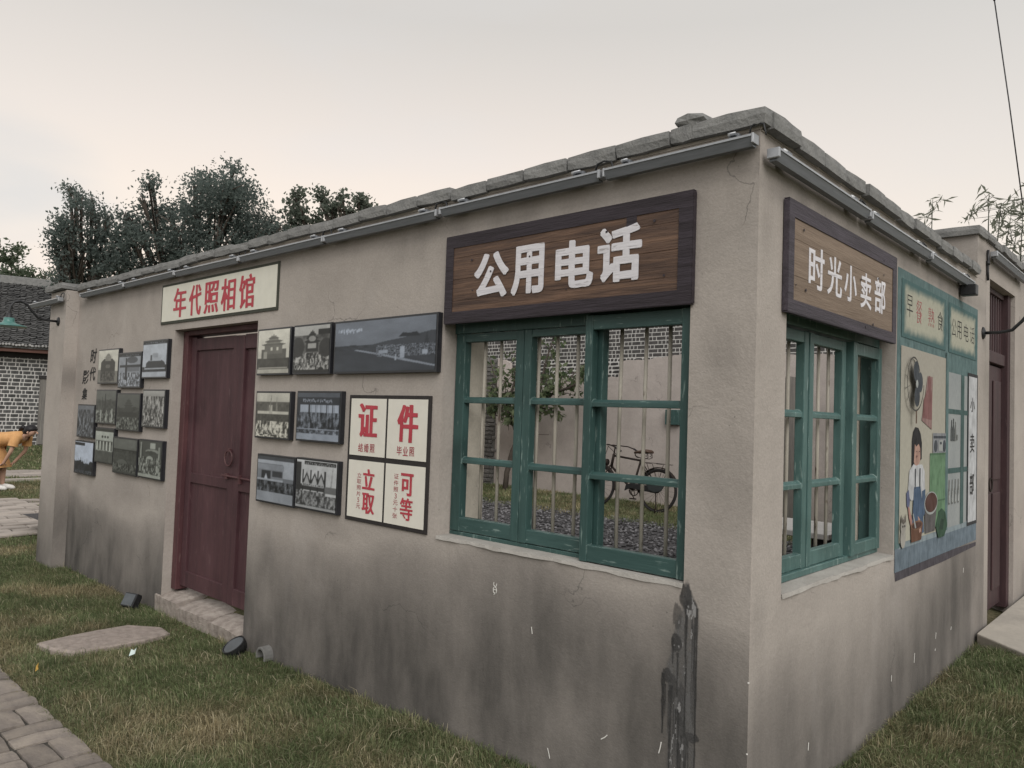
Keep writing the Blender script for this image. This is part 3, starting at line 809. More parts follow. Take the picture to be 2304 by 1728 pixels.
# four-panel price sign
t = thing('painted_sign', 'black framed four panel cream sign with red prices beside the wide window', 'sign')
mb = MB(); mb.box(-2.439, -1.735, -.010, 0, 1.002, 1.709); mb.build('sign_frame', M['black_line'], t, 0.002)
for (a, b_) in ((-2.417, -2.098), (-2.080, -1.757)):
    for (c_, d_) in ((1.024, 1.342), (1.370, 1.689)):
        mb = MB(); mb.box(a, b_, -.0125, -.009, c_, d_); mb.build('sign_panel', M['cream2'], t)
o_ = 0.0138
char('证', -2.343, -2.167, 1.473, 1.663, o_, M['red'], t, 0.014, 0.034, wob=.003)
char('件', -1.998, -1.822, 1.462, 1.661, o_, M['red'], t, 0.014, 0.034, wob=.003)
char('立', -2.283, -2.170, 1.186, 1.300, o_, M['red'], t, 0.014, 0.034, wob=.002)
char('取', -2.279, -2.165, 1.053, 1.167, o_, M['red'], t, 0.010, 0.030, wob=.002)
char('可', -1.948, -1.843, 1.184, 1.300, o_, M['red'], t, 0.014, 0.034, wob=.002)
char('等', -1.948, -1.843, 1.056, 1.172, o_, M['red'], t, 0.010, 0.022, wob=.002)
for s_, x0, x1, z0, z1 in (('结婚照', -2.338, -2.179, 1.390, 1.438), ('毕业照', -1.996, -1.842, 1.391, 1.440)):
    for i, ch in enumerate(s_):
        a = x0 + (x1-x0)/3*i
        char(ch, a+.004, a+(x1-x0)/3-.006, z0, z1, o_, M['red_dark'], t, 0.010)
for s_, x0, x1, z1, z0 in (('立取照片5元', -2.332, -2.294, 1.277, 1.072), ('证件照3元十张', -2.005, -1.967, 1.297, 1.054)):
    n = len(s_)
    for i, ch in enumerate(s_):
        hh = (z1-z0)/n
        k = .010 if ch in '53' else 0
        char(ch, x0+k, x1-k, z1-hh*(i+1)+.004, z1-hh*i-.004, o_, M['red_dark'], t, 0.0)
# brush lettering painted on the wall by the pillar
for ch, a, b_, c_, d_ in (('时', -6.640, -6.490, 1.979, 2.118), ('代', -6.645, -6.492, 1.815, 1.945), ('影', -6.826, -6.666, 1.781, 1.918), ('集', -6.816, -6.677, 1.632, 1.745)):
    char(ch, a, b_, c_, d_, 0.0015, M['ink'], bld, 0.018, 0.01, name='painted_character', wob=.004, slant=0.15)

# ------------------------------------------------------------------ framed photographs
class Pic:
    def __init__(self, w, h, seed):
        self.w = w; self.h = h; self.r = np.random.default_rng(seed); self.seed = seed
        self.x, self.y = np.meshgrid((np.arange(w)+.5)/w, (np.arange(h)+.5)/h)
        self.a = np.full((h, w), 0.4)
    def blend(self, mask, v): self.a = self.a*(1-mask) + v*mask
    def rect(self, x0, x1, y0, y1, v): self.blend(((self.x > x0) & (self.x < x1) & (self.y > y0) & (self.y < y1)).astype(float), v)
    def poly(self, pts, v):
        inside = np.zeros(self.a.shape, bool); n = len(pts)
        for i in range(n):
            (x1, y1), (x2, y2) = pts[i], pts[(i+1) % n]
            c = ((y1 > self.y) != (y2 > self.y)) & (self.x < (x2-x1)*(self.y-y1)/((y2-y1) or 1e-9)+x1)
            inside ^= c
        self.blend(inside.astype(float), v)
    def ell(self, cx, cy, rx, ry, v): self.blend((((self.x-cx)/rx)**2+((self.y-cy)/ry)**2 < 1).astype(float), v)
    def grad(self, y0, y1, a, b):
        t = np.clip((self.y-y0)/(y1-y0), 0, 1); m = (self.y >= y0) & (self.y <= y1)
        self.a = np.where(m, a+(b-a)*t, self.a)
    def crowd(self, y0, y1, dark, light, dens=1.0):
        m = (self.y >= y0) & (self.y <= y1)
        n = fbm(self.x*26, self.y*17/(.6+self.y), self.seed, 2); n = .75*n + .25*self.r.random(self.a.shape)
        v = dark + (light-dark)*np.clip((n-0.36)*3.0*dens, 0, 1)**1.3
        self.a = np.where(m, v, self.a)
    def tex(self, y0, y1, v, amp, sx=8, sy=8):
        m = (self.y >= y0) & (self.y <= y1)
        self.a = np.where(m, v + amp*(fbm(self.x*sx, self.y*sy, self.seed+5)-.5), self.a)
    def ridge(self, base, amp, v, f=6, y0=0):
        top = base + amp*(fbm(self.x*f, self.x*0, self.seed+9)-.5)
        self.a = np.where((self.y < top) & (self.y > y0), v + .12*(fbm(self.x*14, self.y*14, self.seed+2)-.5), self.a)
    def strokes(self, x0, x1, y0, y1, v, n=9):
        for i in range(n):
            a = x0 + (x1-x0)*(i+.15)/n; w = (x1-x0)/n
            for k in range(4):
                px = a + self.r.random()*w*.7; py = y0 + self.r.random()*(y1-y0)*.8
                if self.r.random() < .5: self.rect(px-.004, px+.006, py-.3*(y1-y0), py+.3*(y1-y0), v)
                else: self.rect(px-.2*w, px+.3*w, py, py+.18*(y1-y0), v)

def pagoda(p, cx, w, y0, y1, v):
    h = y1-y0
    p.rect(cx-w*.5, cx+w*.5, y0, y0+h*.5, v)
    for k, (ww, yy) in enumerate(((1.15, .48), (.85, .66), (.5, .84))):
        p.poly([(cx-w*ww*.5, y0+h*yy), (cx-w*ww*.62, y0+h*(yy+.05)), (cx-w*ww*.3, y0+h*(yy+.13)), (cx+w*ww*.3, y0+h*(yy+.13)), (cx+w*ww*.62, y0+h*(yy+.05)), (cx+w*ww*.5, y0+h*yy)], v*.8)
        p.rect(cx-w*ww*.32, cx+w*ww*.32, y0+h*(yy+.1), y0+h*(yy+.2), v*1.25)
    p.rect(cx-.01, cx+.012, y1-.06*h, y1+.1*h, v)

def paint(kind, w, h, seed):
    p = Pic(w, h, seed); k = kind
    if k == 'gate':
        p.grad(0, 1, .50, .62); p.tex(0, .35, .16, .1); p.rect(.12, .9, .18, .55, .15); pagoda(p, .5, .55, .45, .85, .2)
        p.rect(.2, .3, .3, .5, .35); p.rect(.6, .66, .52, .6, .55); p.rect(.42, .48, .52, .6, .55); p.tex(.12, .34, .10, .08); p.rect(0, 1, 0, .1, .42); p.rect(.05, .95, .12, .14, .4)
    elif k == 'arch':
        p.grad(0, 1, .42, .58); p.poly([(.14, .0), (.14, .62), (.3, .74), (.7, .74), (.86, .62), (.86, 0)], .05); p.tex(0, .12, .16, .2); pagoda(p, .5, .3, .66, .88, .25)
        p.ell(.5, .5, .12, .06, .16); p.crowd(.05, .35, .02, .16); p.rect(.0, .14, 0, .4, .2); p.rect(.86, 1, 0, .35, .22)
    elif k == 'street':
        p.grad(0, 1, .3, .34); p.crowd(0, .42, .08, .5); p.rect(.05, 1, .58, .66, .05); p.rect(.3, .95, .46, .58, .2); p.poly([(.3, .2), (.32, .86), (.38, .86), (.42, .2)], .04); p.ell(.62, .8, .25, .1, .12); p.rect(0, 1, .9, 1, .02); p.strokes(.1, .9, .92, .97, .2)
    elif k == 'ship':
        p.grad(0, 1, .46, .50); p.ridge(.30, .15, .05); p.ell(.55, .34, .4, .16, .06); p.rect(.3, .78, .44, .54, .42); p.rect(.42, .66, .54, .66, .36); p.rect(.33, .4, .46, .62, .1); p.rect(.1, .95, .22, .25, .4); p.rect(0, 1, 0, .14, .44); p.rect(0, 1, .92, 1, .02); p.strokes(.08, .92, .935, .98, .25)
    elif k == 'march':
        p.grad(0, 1, .12, .17); p.ridge(.7, .2, .09); p.crowd(0, .4, .02, .34); 
        for i in range(6): p.rect(.1+.14*i, .16+.14*i, .05, .32+.06*(i % 3), .36 if i % 2 else .05)
        p.rect(.3, .33, .35, .8, .04); p.rect(.45, .5, .35, .9, .04)
    elif k == 'square':
        p.grad(0, 1, .10, .14); p.ridge(.62, .15, .07); pagoda(p, .52, .3, .5, .85, .08); p.crowd(0, .34, .02, .28); p.rect(.55, .75, .36, .40, .5); p.rect(.1, .9, .36, .5, .045)
    elif k == 'crowd':
        p.grad(.8, 1, .30, .4); p.crowd(0, .84, .03, .48)
    elif k == 'crowd_dim':
        p.grad(.8, 1, .22, .2); p.crowd(0, .86, .03, .28)
    elif k == 'arches':
        p.grad(0, 1, .33, .46); p.rect(.03, .97, .36, .66, .16)
        for i in range(5): p.rect(.08+.18*i, .15+.18*i, .36, .62, .5); p.ell(.205+.18*i, .6, .05, .07, .08)
        p.rect(.0, 1, .64, .68, .4); p.ridge(.34, .05, .12); p.tex(0, .32, .11, .08); p.rect(0, 1, .92, 1, .04); p.ell(.4, .76, .05, .04, .05); p.ell(.55, .76, .05, .04, .05); p.ell(.7, .76, .05, .04, .05)
    elif k == 'field':
        p.grad(0, 1, .13, .17); p.ridge(.66, .08, .06); p.tex(.0, .6, .08, .09, 20, 20); p.rect(.65, .92, .76, .96, .19); p.rect(0, 1, .66, .69, .03); p.ell(.4, .28, .22, .12, .14); p.crowd(.05, .28, .02, .22)
    elif k == 'parade':
        p.grad(0, 1, .08, .10); p.ell(.5, .42, .3, .3, .10); p.rect(.5, .72, .8, .95, .38); p.ell(.6, .72, .3, .06, .28); p.ell(.55, .68, .25, .05, .08); p.crowd(.05, .55, .03, .4); p.rect(.0, .18, .1, .9, .06); p.rect(.06, .12, .15, .95, .3); p.rect(.86, .92, .15, .85, .3); p.rect(0, 1, 0, .09, .36); p.ell(.5, .45, .18, .14, .36); p.crowd(.3, .5, .05, .42)
    elif k == 'rally':
        p.grad(0, 1, .50, .56); p.crowd(0, .28, .01, .16); p.ridge(.36, .2, .03, 14, .1); p.rect(0, .55, .88, .97, .03)
        for i in range(7): p.rect(.1+.12*i, .115+.12*i, .3, .42+.04*(i % 3), .05)
    elif k == 'garden':
        p.grad(0, 1, .34, .46); p.tex(.0, .8, .14, .3, 9, 9); pagoda(p, .52, .34, .44, .86, .05); p.rect(.4, .64, .52, .62, .36); p.ell(.52, .72, .1, .06, .32); p.crowd(.04, .42, .03, .5); p.ell(.12, .55, .18, .22, .07); p.ell(.9, .52, .18, .2, .06); p.rect(.68, 1, .80, .92, .03); p.rect(0, 1, 0, .06, .05)
    elif k == 'panorama':
        p.grad(0, 1, .24, .20); p.a += .07*np.clip(p.y-.45, 0, 1); p.ridge(.52, .03, .07, 5, .3)
        p.poly([(.35, .5), (.55, .58), (.7, .62), (.95, .72), (1, .72), (1, .3), (.4, .44)], .09)
        p.poly([(.66, .64), (.7, .72), (.76, .70), (.83, .72), (.86, .64)], .05)
        p.crowd_y = 0
        p.tex(0, .42, .085, .03, 6, 10)
        p.poly([(.24, .44), (.5, .34), (.75, .22), (1, .1), (1, .07), (.72, .19), (.48, .31), (.22, .42)], .30)
        p.poly([(.27, .43), (.52, .36), (.78, .25), (1, .14), (1, .40), (.5, .50)], .09)
        n = p.r.random(p.a.shape)
        m_ = (p.x > .45) & (p.y > .28) & (p.y < .5)
        p.a = np.where(m_ & (n > .72), .34, p.a); p.a = np.where(m_ & (n < .2), .03, p.a)
        p.rect(.68, .72, .24, .46, .42); p.rect(.88, .93, .30, .38, .42); p.rect(.47, .56, .34, .40, .36); p.rect(.63, .645, .2, .32, .4)
        p.poly([(.9, .5), (.92, .72), (.94, .5)], .06); p.strokes(.03, .3, .78, .87, .46, 10)
    elif k == 'camp':
        p.grad(0, 1, .42, .5); p.tex(.62, .8, .16, .1); p.ridge(.76, .12, .14, 8, .5); p.rect(.05, .98, .52, .58, .5); p.rect(.4, .5, .52, .72, .4); p.tex(.34, .52, .1, .1, 20, 20); p.crowd(0, .36, .06, .62, 1.3)
        p.poly([(.4, .6), (.46, .95), (.47, .95), (.44, .6)], .22); p.poly([(.6, .6), (.62, .92), (.66, .6)], .26)
    elif k == 'hall':
        p.grad(0, 1, .05, .06); p.rect(0, 1, .9, 1, .14); p.strokes(.12, .82, .80, .87, .4, 14); p.crowd(.2, .58, .02, .28); p.rect(0, 1, 0, .24, .34)
        for x0, x1 in ((.07, .27), (.32, .44), (.45, .56), (.57, .7), (.72, .83), (.85, .98)): p.rect(x0, x1, .58, .75, .42); p.rect(x0+.02, x0+.03, .58, .75, .2)
        p.crowd(.14, .22, .05, .35); p.rect(.05, .4, .0, .13, .36)
    elif k == 'troupe':
        p.grad(0, 1, .36, .42); p.rect(0, .72, .5, .84, .24); p.rect(0, .74, .70, .82, .30); p.rect(.12, .38, .5, .68, .05); p.rect(.42, .7, .56, .68, .07); p.poly([(.2, .5), (.25, .62), (.3, .5)], .5); p.rect(0, 1, .92, 1, .1); p.tex(.25, .46, .05, .05); p.crowd(.22, .46, .01, .22); p.rect(0, 1, 0, .22, .32); p.rect(.72, 1, .46, .55, .2)
    elif k == 'palace':
        p.grad(0, 1, .44, .52); p.crowd(0, .36, .05, .36); p.rect(.12, .72, .38, .5, .06)
        for cx in (.27, .47, .63): p.poly([(cx-.12, .5), (cx, .76), (cx+.12, .5)], .05); p.poly([(cx-.07, .52), (cx, .70), (cx+.07, .52)], .4)
        for cx in (.1, .17, .37, .55, .72): p.rect(cx-.02, cx+.02, .36, .8, .04)
        p.rect(.0, .12, .36, .95, .05); p.rect(.15, .7, .46, .52, .40); p.strokes(.18, .68, .47, .51, .05, 10); p.rect(.72, 1, .34, .5, .18); p.rect(.74, 1, .3, .36, .5); p.rect(.2, .98, .9, .98, .02); p.strokes(.22, .95, .915, .965, .35, 14); p.rect(0, 1, 0, .05, .36)
        p.poly([(.86, .5), (.9, .9), (.91, .9), (.89, .5)], .3)
    a = p.a
    k = np.pad(a, 1, mode='edge'); a = (k[:-2, 1:-1]+k[2:, 1:-1]+k[1:-1, :-2]+k[1:-1, 2:]+2*k[1:-1, 1:-1])/6
    a = a*(.82+.36*fbm(p.x*7, p.y*7, seed+31))*(0.95+.10*p.r.random(a.shape))
    a = np.clip(a, 0, 1); a = .012 + 1.12*a**1.3
    return np.clip(a, 0.01, .7)

def framed_photo(label, kind, u0, u1, v0, v1, seed, tint=(0.98, 1.0, 1.02), res=42):
    """u0 is the left edge on the front face, u1 the right edge"""
    th = 0.032
    u0 = 1.2164+(u0-1.2164)*1.0070; v0 = 1.62+(v0-1.62)*1.004; v1 = 1.62+(v1-1.62)*1.004
    mb = MB(); mb.box(u0, u1, -th, 0.0, v0, v1)
    root = mb.build('framed_photo', M['frame'], None, 0.002)
    props(root, label, 'framed photo', 'black framed photographs on the long wall')
    me_ = 0.012
    w = u1-u0-2*me_; h = v1-v0-2*me_
    nw = int(res*w/0.4)+2; nh = int(res*1.2*h/0.3)
    a = paint(kind, nw, nh, seed)
    xs = u0+me_+w*np.arange(nw)/(nw-1); zs = v0+me_+h*np.arange(nh)/(nh-1)
    X, Z = np.meshgrid(xs, zs)
    Vt = np.stack([X, np.full_like(X, -th-0.0015), Z], -1).reshape(-1, 3)
    I = (np.arange(nh-1)[:, None]*nw + np.arange(nw-1)[None, :]).ravel()
    Fq = np.stack([I, I+1, I+1+nw, I+nw], 1)
    c = a.reshape(-1, 1)*np.array(tint)[None, :]
    o = link('photo_print', mesh_arrays('photo_print', Vt, Fq, c), M['print'], root)
    return root
WARM = (1.04, 1.02, .90); COOL = (.92, 1.0, 1.12); GRN = (.95, 1.02, .93); BLU = (.88, .99, 1.18)
PH = [
 ('black framed photo of a pale temple gate, left of the top row beside the door', 'gate', -3.438, -3.062, 1.830, 2.134, WARM),
 ('black framed photo of a garden pavilion above a crowd, middle of the top row', 'garden', -3.000, -2.622, 1.830, 2.136, (1, 1, .97)),
 ('wide black framed panorama of a road and low hills under the brown sign', 'panorama', -2.560, -1.680, 1.828, 2.133, BLU),
 ('black framed photo of a pale crowd and bare trees, middle row beside the door', 'camp', -3.423, -3.030, 1.421, 1.726, WARM),
 ('black framed dark photo of a group under hung white papers, beside the price sign', 'hall', -2.929, -2.490, 1.424, 1.729, BLU),
 ('black framed photo of a group before a thatched stage, lower row beside the door', 'troupe', -3.370, -2.945, 1.012, 1.320, COOL),
 ('black framed photo of a crowd before three pointed gables, lower row by the price sign', 'palace', -2.905, -2.490, 1.018, 1.325, (.97, 1, 1.03)),
 ('small black framed photo of a dark arched gate, top left by the brush lettering', 'arch', -6.294, -5.860, 1.783, 2.095, WARM),
 ('small black framed photo of a street with a flagpole, middle of the top row', 'street', -5.806, -5.370, 1.746, 2.051, COOL),
 ('small black framed photo of a building on a mound, highest of the left cluster', 'ship', -5.303, -4.868, 1.824, 2.135, COOL),
 ('small black framed photo of marching people, left of the middle row', 'march', -6.293, -5.860, 1.424, 1.731, GRN),
 ('small black framed dim photo of a crowd before a tower, centre of the left cluster', 'square', -5.797, -5.345, 1.382, 1.702, GRN),
 ('small black framed photo filled by a bright speckled crowd nearest the door', 'crowd', -5.254, -4.866, 1.426, 1.734, (1, 1, .96)),
 ('small black framed dim photo of a packed crowd, far left just under the lettering', 'crowd_dim', -6.756, -6.370, 1.281, 1.591, COOL),
 ('small black framed photo of a white colonnade in the left cluster', 'arches', -6.263, -5.870, 1.075, 1.390, GRN),
 ('small black framed dim photo of a field, lower centre of the left cluster', 'field', -5.822, -5.350, 1.012, 1.322, GRN),
 ('small black framed photo of a decorated parade gate, lowest right of the left cluster', 'parade', -5.279, -4.866, 1.016, 1.328, GRN),
 ('small black framed photo of a rally under a bright sky, lowest on the far left', 'rally', -6.775, -6.340, .938, 1.250, BLU),
]
for i, (lb, kd, a, b_, c_, d_, tn) in enumerate(PH):
    framed_photo(lb, kd, a, b_, c_, d_, 100+i*7, tn, 84 if a > -4 else 72)

# ------------------------------------------------------------------ linear wall lights
def make_light_bar(L=1.0):
    t = thing('linear_light', '', 'light bar')
    sec = [(-.022, .004), (-.034, .004), (-.040, -.004), (-.052, -.004), (-.058, .004), (-.066, .003), (-.066, -.006), (-.052, -.038), (-.026, -.038)]
    n = len(sec); mb = MB()
    vs = [(0.012, y, z) for y, z in sec] + [(L-.012, y, z) for y, z in sec]
    mb.add(vs, [tuple(range(n-1, -1, -1)), tuple(range(n, 2*n))] + [(i, (i+1) % n, (i+1) % n+n, i+n) for i in range(n)])
    mb.build('housing', M['alu'], t)
    mb = MB(); mb.bar((0.012, -.0675, -.001), (L-.012, -.0675, -.001), .004, .008); mb.bar((0.012, -.028, .006), (L-.012, -.028, .006), .010, .004)
    mb.build('lip', M['alu_bright'], t)
    for x in (0.006, L-.006):
        mb = MB(); mb.box(x-.007, x+.007, -.068, -.020, -.030, .007); mb.build('end_cap', M['alu_bright'], t, 0.003)
    for x in (.14*L, .86*L):
        mb = MB(); mb.box(x-.028, x+.028, -.034, -.002, -.012, .032); mb.box(x-.014, x+.020, -.048, -.030, .020, .030); mb.build('bracket', M['alu'], t, 0.002)
        mb = MB(); mb.tube([(x-.03, -.035, .03), (x+.012, -.035, .03)], .008, 8); mb.build('clip', M['clear'], t, smooth=True)
    mb = MB(); mb.tube([(L-.05, -.035, .0), (L-.04, -.03, .045), (L-.01, -.022, .055), (L+.03, -.026, .045), (L+.05, -.035, .0)], .0045, 6)
    mb.build('cable', M['black_metal'], t, smooth=True)
    return t
proto = make_light_bar()
GRP = 'aluminium light bars under the coping'
def place_bar(o, x, z, rotz, s, label, tilt=0.0, x0=0.0, y0=0.0, out=0.0):
    cr_, sr_ = math.cos(rotz), math.sin(rotz)
    o.location = (x0 + x*cr_ + out*sr_, y0 + x*sr_ - out*cr_, z); o.rotation_euler = (0, tilt, rotz); o.scale = (s, 1, 1)
    props(o, label, 'light bar', GRP)
lb = [(-6.84, 1.07, 'leftmost aluminium light bar on the long wall, next to the pillar'),
      (-5.76, 1.00, 'second aluminium light bar from the pillar on the long wall'),
      (-4.75, 1.01, 'aluminium light bar above the left end of the red lettered cream sign'),
      (-3.73, 1.02, 'aluminium light bar on the plain wall right of the cream sign'),
      (-2.70, 1.01, 'aluminium light bar above the price sign, left of the brown sign'),
      (-1.67, 1.00, 'aluminium light bar above the brown plank sign'),
      (-0.655, 0.66, 'short aluminium light bar ending at the corner of the long wall')]
for i, (x, s, l) in enumerate(lb):
    place_bar(proto if i == 0 else copy_tree(proto), x, 2.652 + random.uniform(-.002, .002), 0, s, l, R(random.uniform(-.25, .25)))
for x, s, z, l, tl in ((.012, 1.0, 2.612, 'light bar starting at the corner on the short wall above the tan sign', 0.2),
                       (1.03, .99, 2.604, 'middle light bar of the short wall, tipped slightly forward', 0.0), (2.04, 1.0, 2.598, 'last light bar of the short wall above the mural', 0.4)):
    place_bar(copy_tree(proto), x, z, HALF, s, l, R(tl), out=0.0)
place_bar(copy_tree(proto), -8.05, 2.615, 0, 1.0, 'light bar on the front of the left pillar above the green lamp', 0, 0, -0.12)
mb = MB(); mb.box(2.90, 2.97, -.10, -.01, 2.49, 2.56); 
o = mb.build('junction_box', M['black_metal'], None, 0.006, rotz=HALF); props(o, 'small black box hanging under the end of the last short wall light bar', 'junction box')

# ------------------------------------------------------------------ gooseneck lamps
def make_lamp():
    t = thing('gooseneck_lamp', '', 'wall lamp')
    mb = MB(); mb.lathe([(0.0001, -.016), (.02, -.016), (.040, -.008), (.044, 0), (0.0001, 0)], 20, (0, 0, 0), 'y'); mb.build('wall_plate', M['black_metal'], t, smooth=True)
    pts = [(0, 0, 0), (-.10, 0, .0), (-.175, 0, .012), (-.235, 0, .075), (-.28, 0, .135), (-.335, 0, .160), (-.385, 0, .145), (-.414, 0, .10), (-.42, 0, .04), (-.42, 0, .0)]
    mb = MB(); mb.tube([(0, p[0], p[2]) for p in pts], .0115, 10); mb.build('arm', M['black_metal'], t, smooth=True)
    mb = MB(); mb.lathe([(.013, .035), (.022, .03), (.024, .0), (.035, -.012), (.036, -.04)], 20, (0, -.42, 0)); mb.build('neck', M['black_metal'], t, smooth=True)
    mb = MB(); mb.lathe([(.030, -.010), (.044, -.014), (.048, -.045), (.062, -.062), (.148, -.086), (.153, -.094), (.149, -.097), (.060, -.072), (.044, -.055)], 36, (0, -.42, 0))
    mb.build('shade', M['teal_enamel'], t, smooth=True)
    return t
lamp = make_lamp()
lamp.location = (-7.225, -0.122, 2.400)
props(lamp, 'teal enamel shade lamp on a black curved arm on the left pillar', 'wall lamp', 'gooseneck wall lamps')
lamp2 = copy_tree(lamp); lamp2.location = (0.002, 3.608, 2.322); lamp2.rotation_euler = (0, 0, HALF)
props(lamp2, 'teal lamp on a black curved arm beside the gateway on the right', 'wall lamp', 'gooseneck wall lamps')

# ------------------------------------------------------------------ mural on the short wall
mur = thing('wall_mural', 'painted mural of a corner shop front with a crouching girl beside the window', 'mural', (0, 0, 0), HALF)
def mcol(name, c): 
    if name not in M: M[name] = flat('mural_'+name, tuple(q*.76+.012 for q in c), 0.85, 0.12, 0.34)
    return M[name]
TEAL = mcol('m_teal', (.135, .215, .215)); DTEAL = mcol('m_dteal', (.075, .135, .13))
def mpoly(name, pieces, parent=mur, base=0.0):
    mb = MB(); mats = []
    for i, (pts, mt) in enumerate(pieces):
        if mt not in mats: mats.append(mt)
        mb.cur = mats.index(mt)
        o = 0.0012 + base + 0.0005*i
        mb.prism(pts, -o-.0006, -o)
    return mb.build(name, mats, parent)
def rct(a, b_, c_, d_): return [(a, c_), (b_, c_), (b_, d_), (a, d_)]
def ell(cx, cz, rx, rz, n=20, a0=0, a1=360): return [(cx+rx*math.cos(R(a0+(a1-a0)*i/(n if a1-a0 >= 360 else n-1))), cz+rz*math.sin(R(a0+(a1-a0)*i/(n if a1-a0 >= 360 else n-1)))) for i in range(n)]
def ring(cx, cz, rx, rz, w, n=36):
    return [[(cx+(rx-w)*math.cos(a), cz+(rz-w)*math.sin(a)), (cx+rx*math.cos(a), cz+rz*math.sin(a)), (cx+rx*math.cos(b2), cz+rz*math.sin(b2)), (cx+(rx-w)*math.cos(b2), cz+(rz-w)*math.sin(b2))]
            for a, b2 in ((2*math.pi*i/n, 2*math.pi*(i+1)/n) for i in range(n))]
def wash(name, a, b_, c_, d_, fn, o, step=.018):
    nw = int((b_-a)/step)+2; nh = int((d_-c_)/step)+2
    X, Z = np.meshgrid(np.linspace(a, b_, nw), np.linspace(c_, d_, nh))
    Cc = fn((X-a)/(b_-a), (Z-c_)/(d_-c_), X, Z)
    I = (np.arange(nh-1)[:, None]*nw + np.arange(nw-1)[None, :]).ravel()
    return link(name, mesh_arrays(name, np.stack([X, np.full_like(X, -o), Z], -1).reshape(-1, 3), np.stack([I, I+1, I+1+nw, I+nw], 1), Cc.reshape(-1, 3)), M['mural_grid'], mur)
def lerp(t, a, b_): return np.asarray(a)[None, None, :]*(1-t[..., None]) + np.asarray(b_)[None, None, :]*t[..., None]
def glow(s, t, X, Z):
    d = np.minimum(np.minimum(s, 1-s)*2.6, np.minimum(t, 1-t)*1.5) + .16*(fbm(X*26, Z*26, 61)-.5)
    return lerp(np.clip((d-.10)/.18, 0, 1), (.075, .135, .135), (.40, .395, .32))
def creamw(s, t, X, Z): return lerp(np.clip(.75*t+.5*(fbm(X*4, Z*4, 63)-.5), 0, 1), (.42, .405, .335), (.34, .315, .275))
def greyw(s, t, X, Z): return lerp(np.clip(fbm(X*5, Z*3, 65)*1.2-.1, 0, 1), (.35, .365, .36), (.26, .28, .285))
mpoly('painted_frame', [(rct(1.640, 3.443, 1.0, 2.466), TEAL)])
mpoly('painted_ledge', [([(1.66, .84), (2.6, .835), (3.44, .845), (3.44, .87), (1.645, .912)], mcol('m_shadow', (.085, .075, .088))), (rct(1.643, 3.441, .885, 1.005), mcol('m_blue', (.175, .225, .27))), ([(1.70, .998), (3.43, .998), (3.40, 1.035), (1.76, 1.035)], mcol('m_blue2', (.30, .36, .39)))], base=.0006)
wash('painted_sign_field', 1.702, 2.588, 2.108, 2.418, glow, .0045)
wash('painted_sign_field', 2.660, 3.400, 2.108, 2.418, glow, .0045)
wash('painted_wall_field', 1.702, 2.600, 1.030, 2.062, creamw, .0045)
wash('painted_wall_field', 2.660, 3.150, 1.030, 1.985, greyw, .0045)
mpoly('painted_shelf', [(rct(2.655, 3.16, 1.728, 1.758), DTEAL), (rct(2.655, 3.16, 1.360, 1.392), DTEAL), (rct(2.978, 3.058, 1.03, 1.985), DTEAL), (rct(2.600, 2.660, 1.02, 2.10), TEAL)], base=.004)
bt = mcol('m_bottle', (.10, .11, .11)); bt2 = mcol('m_bottle2', (.22, .23, .22))
def bottle(x, z, w, h): return [(x-w, z), (x+w, z), (x+w, z+h*.55), (x+w*.4, z+h*.72), (x+w*.4, z+h), (x-w*.4, z+h), (x-w*.4, z+h*.72), (x-w, z+h*.55)]
mcol('m_grey', (.42, .44, .43))
for x, w_, h_, m_ in ((2.745, .019, .13, bt), (2.79, .019, .14, bt), (2.84, .017, .12, bt2)): mpoly('painted_bottle', [(bottle(x, 1.56, w_, h_), m_)], base=.0055)
mpoly('painted_cup', [(rct(2.87, 2.90, 1.565, 1.60), bt2)], base=.0055)
for i in range(4): mpoly('painted_bottle', [(bottle(2.70+.075*i, 1.17, .02, .15), bt2), (bottle(2.70+.075*i, 1.18, .013, .07), M['m_grey'])], base=.0055)
mpoly('painted_signboard', [(rct(3.163, 3.440, 1.000, 2.012), mcol('m_ink', (.045, .045, .048))), (rct(3.188, 3.415, 1.022, 1.990), mcol('m_white', (.62, .63, .65)))], base=.0045)
for ch, c_, d_ in (('小', 1.755, 1.85), ('卖', 1.48, 1.608), ('部', 1.20, 1.345)):
    char(ch, 3.225, 3.345, c_, d_, .0075, M['ink'], mur, 0.006, 0.01, wob=.004)
char('早', 1.788, 1.897, 2.226, 2.343, .0055, M['ink'], mur, -0.012)
char('餐', 1.961, 2.070, 2.209, 2.339, .0055, M['red_dark'], mur, -0.012)
char('熟', 2.199, 2.328, 2.218, 2.328, .0055, M['red_dark'], mur, -0.012)
char('食', 2.398, 2.515, 2.217, 2.331, .0055, M['ink'], mur, -0.012)
for ch, a, b_ in (('公', 2.728, 2.840), ('用', 2.859, 2.975), ('电', 3.041, 3.163), ('话', 3.210, 3.328)):
    char(ch, a, b_, 2.214, 2.326, .0055, M['ink'], mur, -0.012)
dk = mcol('m_dark', (.065, .075, .088)); br = mcol('m_brown', (.13, .075, .05)); rim = mcol('m_rim', (.09, .085, .075))
fan = [(p, rim) for p in ring(1.892, 1.868, .140, .148, .009)]
for a in (100, 10, 275):
    cx, cz = 1.892+.062*math.cos(R(a)), 1.868+.068*math.sin(R(a))
    fan.append((ell(cx, cz, .050, .056, 14), dk))
fan += [(ell(1.892, 1.868, .020, .022, 12), mcol('m_grey', (.42, .44, .43))), (rct(1.873, 1.893, 1.655, 1.722), br)]
